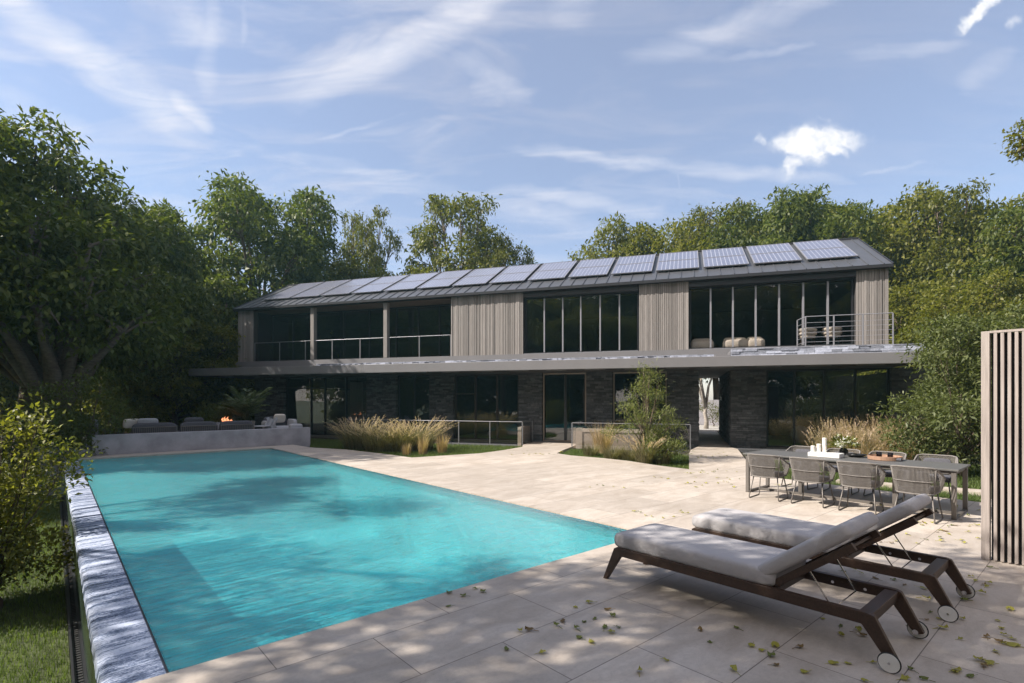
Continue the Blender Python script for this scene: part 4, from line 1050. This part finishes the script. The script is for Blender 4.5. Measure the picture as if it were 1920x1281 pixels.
for px,py in ((1842,1115),(1830,1090),(1857,1096),(1851,1101),(1892,1145),(1870,1165),(1877,1180),(1881,1192),(1871,1205),(1850,1195),(1880,1208),(1893,1210),(1900,1200),(1867,1223),(1833,1240),(1850,1243),(1845,1250),(1858,1249),(1875,1180),(1910,1212),(1795,1258),(1818,1270),(1790,1262),(1845,1097),(1822,1083),(1855,1065)): leafat(px,py,w4,1.1,kind=rd.choice([0,0,3,5,2,1]))
w5='around the dining table legs'
for i in range(52):
    px=rd.uniform(1640,1838); py=rd.uniform(948,1022); leafat(px,py,w5,1.15,kind=rd.choice([0,3,5,2,1]))
w6='in the open middle of the terrace'
for px,py in [(1188,960),(1200,962),(1210,967),(1222,969),(1243,972),(1280,962),(1290,964),(1276,958),(1262,969),(1106,914),(1120,910),(1131,911),(1150,913)]+[(rd.gauss(1330,60),rd.gauss(905,8)) for _ in range(26)]+[(rd.gauss(1330,40),rd.gauss(886,4)) for _ in range(14)]+[(rd.gauss(1010,40),rd.gauss(851,3)) for _ in range(16)]: leafat(px,py,w6,1.1,kind=rd.choice([0,3,5,5,0,1]))
w7='by the passage entrance'
for _ in range(14): leafat(rd.uniform(1300,1365),rd.uniform(846,862),w7,1.1,kind=0)
# ---------------------------------------------------------------- lounge furniture behind the wall (terrace z = .2)
def pillow(cx,cy,cz,w,h,m,parent,rz=0,tilt=.3,name='pillow'):
    b=cushion(-w/2,w/2,-.07,.07,-h/2,h/2,.05); c,s=math.cos(tilt),math.sin(tilt)
    b.v=[(x,y*c-z*s,y*s+z*c) for x,y,z in b.v]; b.v=[(*rot(rz,x,y),z) for x,y,z in b.v]; b.v=[(x+cx,y+cy,z+cz) for x,y,z in b.v]
    return part(name,b,m,parent,smooth=True)
ZF=.2
for i,(a0_,a1_) in enumerate(((2.0,3.35),(3.4,4.62),(4.67,5.85))):
    t=thing('outdoor_sofa','%s grey sofa module of the row behind the wall, back to the pool'%('leftmost','middle','rightmost')[i],'sofa',POOL,((a0_+a1_)/2,22.3,ZF),'grey sofa modules')
    part('seat',cushion(a0_,a1_,22.0,22.95,.36,.62,.1),M['darkfabric'],t,smooth=True)
    part('backrest',cushion(a0_+.01,a1_-.01,21.85,22.08,.42,.95,.08),M['darkfabric'],t,smooth=True)
    b=MB(); 
    for x in np.arange(a0_+.05,a1_-.03,.06): b.tube([(x,21.83,.38),(x,21.83,.80)],.012,5)
    b.tube([(a0_+.03,21.83,.80),(a1_-.03,21.83,.80)],.015,6)
    part('rope_frame',b,M['rope'],t)
    part('leg',MB().box(a0_+.05,a1_-.05,21.95,22.85,ZF,.36),M['darkmetal'],t)
    if i<2: pillow(a0_+.5,22.2,.94,.62,.32,M['throw'] if i==0 else M['darkfabric'],t,tilt=.15)
    if i==0: pillow(a0_+.05,22.35,.93,.5,.32,M['cream'],t,rz=.3,tilt=.2)
t=thing('fire_bowl','round stone fire bowl with open flames behind the rightmost sofa','fire bowl',POOL,(5.6,24.2,ZF))
cx,cy=5.35,24.0
part('bowl',MB().lathe(cx,cy,[(.2,ZF),(.45,.55),(.55,.8),(.52,.82),(.4,.74),(.02,.72)],28),M['concrete'],t,smooth=True)
n=N('flames'); em=n.n('ShaderNodeEmission'); em.inputs[0].default_value=(1,.35,.16,1); em.inputs[1].default_value=.9; M['flame']=n.done(em)
fl=MB()
for i in range(9):
    a=i*2.4; x=cx+.12*math.cos(a)*(i%3); y=cy+.12*math.sin(a)*(i%3); h=.16+.2*((i*7)%5)/5
    fl.tube([(x,y,.74),(x+.03,y,.74+h*.4),(x-.02,y+.02,.74+h*.75),(x+.02,y,.74+h)],[.04,.05,.025,.003],6)
part('flame',fl,M['flame'],t,smooth=True)
t=thing('side_table','low round white topped table before the armchair on the lounge terrace','table',POOL,(6.1,22.0,ZF))
part('table_top',MB().lathe(6.15,21.9,[(.01,.70),(.30,.70),(.31,.715),(.30,.73),(.01,.73)],28),M['throw'],t,smooth=False)
part('leg',MB().lathe(6.15,21.9,[(.15,ZF),(.03,.24),(.03,.70)],14),M['darkmetal'],t)
t=thing('armchair','grey armchair with a pale throw and light pillow at the right end of the lounge','armchair',POOL,(7.0,22.4,ZF))
part('seat',cushion(6.5,7.45,22.0,22.8,.38,.68,.1),M['throw'],t,smooth=True)
part('backrest',cushion(6.45,7.4,22.7,22.95,.45,1.05,.1),M['darkfabric'],t,smooth=True)
part('armrest',cushion(7.36,7.56,21.95,22.8,.42,.95,.1),M['throw'],t,smooth=True)
part('armrest',cushion(6.35,6.52,21.95,22.8,.42,.9,.1),M['throw'],t,smooth=True)
pillow(7.0,22.5,.98,.46,.36,M['cream'],t,tilt=.4)
tv=MB(); nx_,ny_=14,10
for j in range(ny_+1):
    for i in range(nx_+1):
        u,v_=i/nx_,j/ny_; tv.v.append((6.3+.42*u+.05*math.sin(v_*9),21.93+.02*math.sin(u*17+v_*4),.42+.6*v_+.03*math.sin(u*8)))
for j in range(ny_):
    for i in range(nx_): q_=j*(nx_+1)+i; tv.f.append((q_,q_+1,q_+nx_+2,q_+nx_+1))
part('throw',tv,M['throw'],t,smooth=True)
o=solo('footstool',cushion(7.1,7.6,21.45,21.8,.40,.78,.08),M['throw'],'small pale grey cube stool before the armchair on the lounge terrace','stool',POOL,(7.3,21.6,ZF),smooth=True)
part('leg',MB().box(7.15,7.55,21.5,21.75,ZF,.42),M['darkmetal'],o)
# palm in a planter
pp=(6.1,23.9)
t=thing('potted_palm','broad leaved potted palm on the lounge terrace, left of the house','palm',POOL,(pp[0],pp[1],ZF))
part('pot',MB().lathe(*pp,[(.22,ZF),(.30,.3),(.34,.85),(.31,.86),(.28,.8),(.01,.79)],20),M['beigetone'],t,smooth=False)
st=MB(); rg=np.random.default_rng(77); Vs=[];Fs=[];nn=0
for i in range(26):
    a=i*2.4; el=rd.uniform(.85,1.5); Ls=rd.uniform(1.2,1.95); d=Vector((math.cos(a)*math.cos(el),math.sin(a)*math.cos(el),math.sin(el)))
    pts=[]; 
    for k_ in np.linspace(0,1,9): pts.append(Vector((pp[0],pp[1],.82))+d*Ls*k_+Vector((math.cos(a),math.sin(a),0))*(.25*k_*k_)+Vector((0,0,-.45*k_**2.2)))
    st.tube(pts,[.014*(1-.8*q_/8) for q_ in range(9)],5,cap=False)
    for j in range(3,9):
        for sgn in(-1,1):
            dr=(pts[j]-pts[j-1]).normalized(); sdv=dr.cross(Vector((0,0,1))).normalized()*sgn
            for q_ in range(3):
                p0=pts[j-1].lerp(pts[j],q_/3); v_=(dr*.75+sdv*.65+Vector((0,0,-.15))).normalized()
                Vs.append((p0.x-pp[0],p0.y-pp[1],p0.z-ZF)); Fs.append((v_.x,v_.y,v_.z))
Vq,Fq=leaf_quads(np.array(Vs),np.array(Fs),.36,.17,rg)
o=npmesh('fronds',Vq,Fq,M['leafpalm']); o.parent=t
part('stem',st,M['leafpalm'],t,smooth=True)
# glass fence left of the lounge, pebble planter
t=thing('glass_fence','short glass fence with four pale posts at the left end of the lounge','fence',POOL,(1.1,22.5,0))
for y in(21.5,22.6,23.7,24.8): part('post',MB().box(1.02,1.1,y-.03,y+.03,-.1,1.12),M['mullion'],t,bevel=.005)
part('glass_panel',MB().box(1.05,1.065,21.55,24.75,.1,1.02),M['clear'],t)
t=thing('planter','raised planter with pale pebbles left of the garden wall','planter',POOL,(.3,21.2,-1.1))
part('box',MB().box(-.35,.88,20.95,22.2,-1.1,.25),M['concrete'],t)
pb=MB()
for i in range(150):
    x,y=rd.uniform(-.33,.86),rd.uniform(20.97,22.18); s_=rd.uniform(.03,.06); pb.lathe(x,y,[(.001,.25),(s_,.25+s_*.5),(s_*.7,.25+s_),(.001,.25+s_*1.1)],6)
part('pebbles',pb,M['paleslate'],t,smooth=True)['kind']='stuff'
# ball set behind the right window to stand for a reflection in it
x,y=4.1,22.6
solo('ball_reflection',MB().lathe(x,y,[(.36*math.sin(a)+.0005,.40-.36*math.cos(a)) for a in np.linspace(.05,math.pi,18)],32),M['concrete'],'smooth grey round pouf standing for a reflection in the right ground floor window','sphere',HOUSE,(x,y,.04),smooth=True)
# flowers on the table
cx,cy=TP(1582,853)
t=thing('flower_bouquet','bouquet of small white flowers in a low dark vase on the dining table','flowers',POOL,(cx,cy,ZT))
part('vase',MB().lathe(cx,cy,[(.04,ZT),(.075,ZT+.03),(.07,ZT+.09),(.045,ZT+.12),(.05,ZT+.13),(.035,ZT+.125),(.005,ZT+.04)],20),M['black'],t,smooth=True)
rg=np.random.default_rng(5); n=260; d=rg.normal(0,1,(n,3)); d[:,2]=np.abs(d[:,2]); d/=np.linalg.norm(d,axis=1)[:,None]; P=np.array([0,0,.14])+d*np.array([.27,.27,.21])*rg.uniform(.4,1,n)[:,None]
Vq,Fq=leaf_quads(P,d,.075,.5,rg); o=npmesh('foliage',Vq,Fq,M['leafopen']); o.parent=t
c_=P[rg.choice(n,46)]+np.array([0,0,.02]); P2=np.repeat(c_,8,0); d2_=rg.normal(0,1,(len(P2),3)); d2_[:,2]+=.5; d2_/=np.linalg.norm(d2_,axis=1)[:,None]
Vq,Fq=leaf_quads(P2,d2_,.042,.8,rg); o=npmesh('flower_heads',Vq,Fq,M['petal']); o.parent=t
stm=MB()
for p_ in c_[:22]: stm.tube([(cx,cy,ZT+.11),(cx+p_[0],cy+p_[1],ZT+p_[2])] ,.002,4,cap=False)
part('stems',stm,M['leafopen'],t)
# ---------------------------------------------------------------- light, sky, camera
SUN=Vector((-.96,-.154,.83)).normalized()
sl=D.lights.new('sun','SUN'); sl.energy=4.2; sl.angle=R(.55); sl.color=(1,.93,.83)
so=D.objects.new('sun',sl); C.objects.link(so); so.rotation_euler=SUN.to_track_quat('Z','Y').to_euler(); so.location=(-30,-10,40)
el=math.asin(SUN.z); azm=math.atan2(SUN.x,SUN.y)   # clockwise from +Y
W=D.worlds.new('World'); bpy.context.scene.world=W; W.use_nodes=True
n=N.__new__(N); n.t=W.node_tree; n.t.nodes.clear(); n.out=n.n('ShaderNodeOutputWorld')
sky=n.n('ShaderNodeTexSky'); sky.sky_type='NISHITA'; sky.sun_disc=False; sky.sun_elevation=el; sky.sun_rotation=azm; sky.air_density=1.0; sky.dust_density=.6; sky.ozone_density=2.2
tc=n.n('ShaderNodeTexCoord'); sp=n.n('ShaderNodeSeparateXYZ'); n.l(tc.outputs['Generated'],sp.inputs[0])
zz=n.math('MAXIMUM',sp.outputs[2],.02); zq=n.math('ADD',zz,.12)
cu=n.math('DIVIDE',sp.outputs[0],zq); cv_=n.math('DIVIDE',sp.outputs[1],zq)
cmb=n.n('ShaderNodeCombineXYZ'); n.l(cu,cmb.inputs[0]); n.l(cv_,cmb.inputs[1])
def mp(scale,rz,loc=(0,0,0)):
    m=n.n('ShaderNodeMapping'); m.inputs['Scale'].default_value=scale; m.inputs['Rotation'].default_value=(0,0,rz); m.inputs['Location'].default_value=loc; n.l(cmb.outputs[0],m.inputs[0]); return m.outputs[0]
ysafe=n.math('MAXIMUM',sp.outputs[1],.02); front=n.ramp(sp.outputs[1],[(.02,0.),(.12,1.)])
uu=n.math('DIVIDE',sp.outputs[0],ysafe); vv=n.math('DIVIDE',sp.outputs[2],ysafe)
uv=n.n('ShaderNodeCombineXYZ'); n.l(uu,uv.inputs[0]); n.l(vv,uv.inputs[1])
def warp(vec,scale,amt):
    t_=n.n('ShaderNodeTexNoise'); t_.inputs['Scale'].default_value=scale; t_.inputs['Detail'].default_value=4; n.l(vec,t_.inputs['Vector'])
    a=n.n('ShaderNodeVectorMath',operation='SUBTRACT'); n.l(t_.outputs['Color'],a.inputs[0]); a.inputs[1].default_value=(.5,.5,.5)
    b=n.n('ShaderNodeVectorMath',operation='SCALE'); n.l(a.outputs[0],b.inputs[0]); b.inputs['Scale'].default_value=amt
    c=n.n('ShaderNodeVectorMath',operation='ADD'); n.l(vec,c.inputs[0]); n.l(b.outputs[0],c.inputs[1]); return c.outputs[0]
uw=warp(uv.outputs[0],2.2,.09); uw2=warp(uw,11,.035)
def dotv(vec,v):
    o=n.n('ShaderNodeVectorMath',operation='DOT_PRODUCT'); n.l(vec,o.inputs[0]); o.inputs[1].default_value=v; return o.outputs['Value']
def streak(x1,y1,x2,y2,w,a,src=None,soft=2.0):
    src=src or uw2
    p=Vector(((x1-960)/FP,(747-y1)/FP,0)); q=Vector(((x2-960)/FP,(747-y2)/FP,0)); m=(p+q)/2; d=(q-p); hl=d.length/2; d.normalize(); e=Vector((-d.y,d.x,0)); w=w/FP
    al=n.math('DIVIDE',n.math('SUBTRACT',dotv(src,d),m.dot(d)),hl*1.15); pe=n.math('DIVIDE',n.math('SUBTRACT',dotv(src,e),m.dot(e)),w)
    al2=n.math('MULTIPLY',al,al); k_=n.math('ADD',n.math('MULTIPLY',pe,pe),n.math('MULTIPLY',al2,al2))
    return n.math('MULTIPLY',n.math('POWER',2.718,n.math('MULTIPLY',k_,-1.)),a)
fib=n.noise(mp((.9,2.6,1),R(38),(1.3,.4,0)),2.2,9,.6,.9)
fm=n.n('ShaderNodeMapping'); fm.inputs['Rotation'].default_value=(0,0,R(28)); fm.inputs['Scale'].default_value=(1.6,7,1); n.l(uw,fm.inputs[0])
fib2=n.noise(fm.outputs[0],1.7,8,.6,.4)
S=None
for a in ((300,40,900,300,130,.30),(1000,140,1500,70,80,.28),(150,-30,1150,40,110,.36),(-100,60,150,200,90,.35),(1000,370,1450,380,60,.35),(-60,-40,340,240,42,.85),(310,185,385,252,20,.75),(398,-40,376,185,26,.55),(447,-40,438,115,13,.4),(320,-30,390,110,70,.5),(960,-30,540,200,48,.7),
   (740,60,500,175,55,.5),(840,80,1010,200,38,.4),(590,268,790,215,8,.5),(380,275,760,345,20,.5),(1080,-30,1060,60,60,.45),(1560,-10,1150,115,40,.5),(1350,112,1520,90,12,.45),
   (950,285,1560,345,17,.65),(900,350,1260,400,20,.6),(1920,95,1720,200,34,.35),(-40,180,170,250,40,.6),(1560,105,1830,72,22,.35),(640,330,1150,430,45,.45),(1600,330,1740,295,7,.35),(880,165,960,185,45,.35),(0,60,180,110,60,.35)):
    t_=streak(*a); S=t_ if S is None else n.math('MAXIMUM',S,t_)
S=n.math('MULTIPLY',S,front)
tex=n.ramp(n.math('ADD',n.math('MULTIPLY',fib,.5),n.math('MULTIPLY',fib2,.5)),[(.33,.3),(.66,1.3)])
cl=n.math('MULTIPLY',S,tex)
rear=n.ramp(sp.outputs[1],[(-.0,1.),(.001,1.)])
back=n.math('MULTIPLY',n.ramp(fib,[(.30,.55),(.6,1.)]),n.math('SUBTRACT',1.,n.ramp(n.math('ADD',sp.outputs[1],.25),[(.0,0.),(.35,1.)])))
back=n.math('MAXIMUM',back,n.math('MULTIPLY',n.ramp(fib,[(.45,0.),(.7,.5)]),.4))
side=n.ramp(n.math('ADD',n.math('MULTIPLY',sp.outputs[0],-.5),.5),[(.25,.25),(.75,1.)])
back2=n.math('MULTIPLY',back,side)
lowv=n.ramp(sp.outputs[2],[(.0,.55),(.25,.2),(.5,.05)])
cl=n.math('MAXIMUM',cl,n.math('MULTIPLY',lowv,side))
con=n.math('MULTIPLY',streak(1267,288,1279,398,3.4,.3,uv.outputs[0]),front)
cl=n.math('MAXIMUM',cl,con)
# one small cumulus
def blob(px,py,rx,ry,seed,sc=9):
    dv=Vector(((px-960)/FP,1,(747-py)/FP)).normalized(); right=dv.cross(Vector((0,0,1))).normalized(); upv=right.cross(dv)
    def dot(v):
        o=n.n('ShaderNodeVectorMath',operation='DOT_PRODUCT'); n.l(tc.outputs['Generated'],o.inputs[0]); o.inputs[1].default_value=v; return o.outputs['Value']
    a=n.math('DIVIDE',dot(right),rx); b_=n.math('DIVIDE',dot(upv),ry)
    r2=n.math('ADD',n.math('MULTIPLY',a,a),n.math('MULTIPLY',b_,b_))
    nz=n.noise(tc.outputs['Generated'],sc+seed,8,.68,.4)
    fr_=n.math('GREATER_THAN',dot(dv),.5)
    v=n.math('SUBTRACT',n.math('MULTIPLY',nz,2.6),n.math('ADD',n.math('MULTIPLY',r2,.75),.42))
    return n.math('MULTIPLY',n.ramp(v,[(.12,0.),(.75,1.)]),fr_)
uw3=warp(warp(uv.outputs[0],9,.05),34,.022)
def puff(*a): return streak(*a,src=uw3)
cs=None
for a in ((1458,264,1604,262,24,1.25),(1470,255,1545,300,26,1.1),(1475,300,1498,320,22,1.05),(1545,275,1590,288,14,1.0),(1412,254,1440,260,14,.55),(1862,-12,1806,58,10,1.3),(1532,225,1560,226,7,.35),(1880,45,1910,30,12,.4)):
    t_=puff(*a); cs=t_ if cs is None else n.math('MAXIMUM',cs,t_)
cn=n.noise(uw3,26,6,.65)
gate=n.ramp(cs,[(.05,0.),(.6,1.)])
cum=n.math('MULTIPLY',n.math('MULTIPLY',n.ramp(n.math('ADD',cs,n.math('MULTIPLY',n.math('SUBTRACT',cn,.5),1.6)),[(.1,0.),(1.25,1.)]),gate),front)
skyc=n.mix(1,sky.outputs[0],(1.02,.97,1.02),'MULTIPLY')
cl=n.math('MINIMUM',n.math('MAXIMUM',cl,.2),.95)
hz=n.mix(cl,skyc,(5.2,5.2,5.7))
hz=n.mix(back2,hz,(7.4,6.4,5.6))  # unseen warm cloud behind the viewer, added to lift and warm the ambient light
hz=n.mix(cum,hz,n.mix(n.ramp(cn,[(.35,0.),(.6,1.)]),(4.9,5.0,5.5),(6.3,6.2,6.25)))
bg=n.n('ShaderNodeBackground'); n.l(hz,bg.inputs[0]); bg.inputs[1].default_value=.088; n.l(bg.outputs[0],n.out.inputs[0])
HAZE=True
if HAZE:
    hb=struct('haze',MB().box(-75,70,-45,75,-2.5,34),D.materials.new('haze_air'),0,kind='stuff')
    m=hb.data.materials[0]; m.use_nodes=True; m.node_tree.nodes.clear()
    pv=m.node_tree.nodes.new('ShaderNodeVolumePrincipled'); mo=m.node_tree.nodes.new('ShaderNodeOutputMaterial'); m.node_tree.links.new(pv.outputs[0],mo.inputs[1])
    pv.inputs['Color'].default_value=(.30,.58,.66,1); pv.inputs['Density'].default_value=.0012; pv.inputs['Anisotropy'].default_value=.2
cam=D.cameras.new('camera'); co=D.objects.new('camera',cam); C.objects.link(co); co.location=(0,0,CAMH); co.rotation_euler=(R(90),0,0)
cam.sensor_width=36; cam.lens=36*FP/1920; cam.shift_y=(747-640.5)/1920; cam.clip_start=.05; cam.clip_end=2000
sc=bpy.context.scene; sc.camera=co
sc.view_settings.view_transform='Standard'; sc.view_settings.look='None'; sc.view_settings.exposure=1.08; sc.view_settings.gamma=1
cy_=sc.cycles; cy_.max_bounces=8; cy_.diffuse_bounces=3; cy_.glossy_bounces=4; cy_.transparent_max_bounces=12; cy_.transmission_bounces=4; cy_.volume_bounces=0; cy_.caustics_reflective=False; cy_.caustics_refractive=False; cy_.sample_clamp_indirect=4
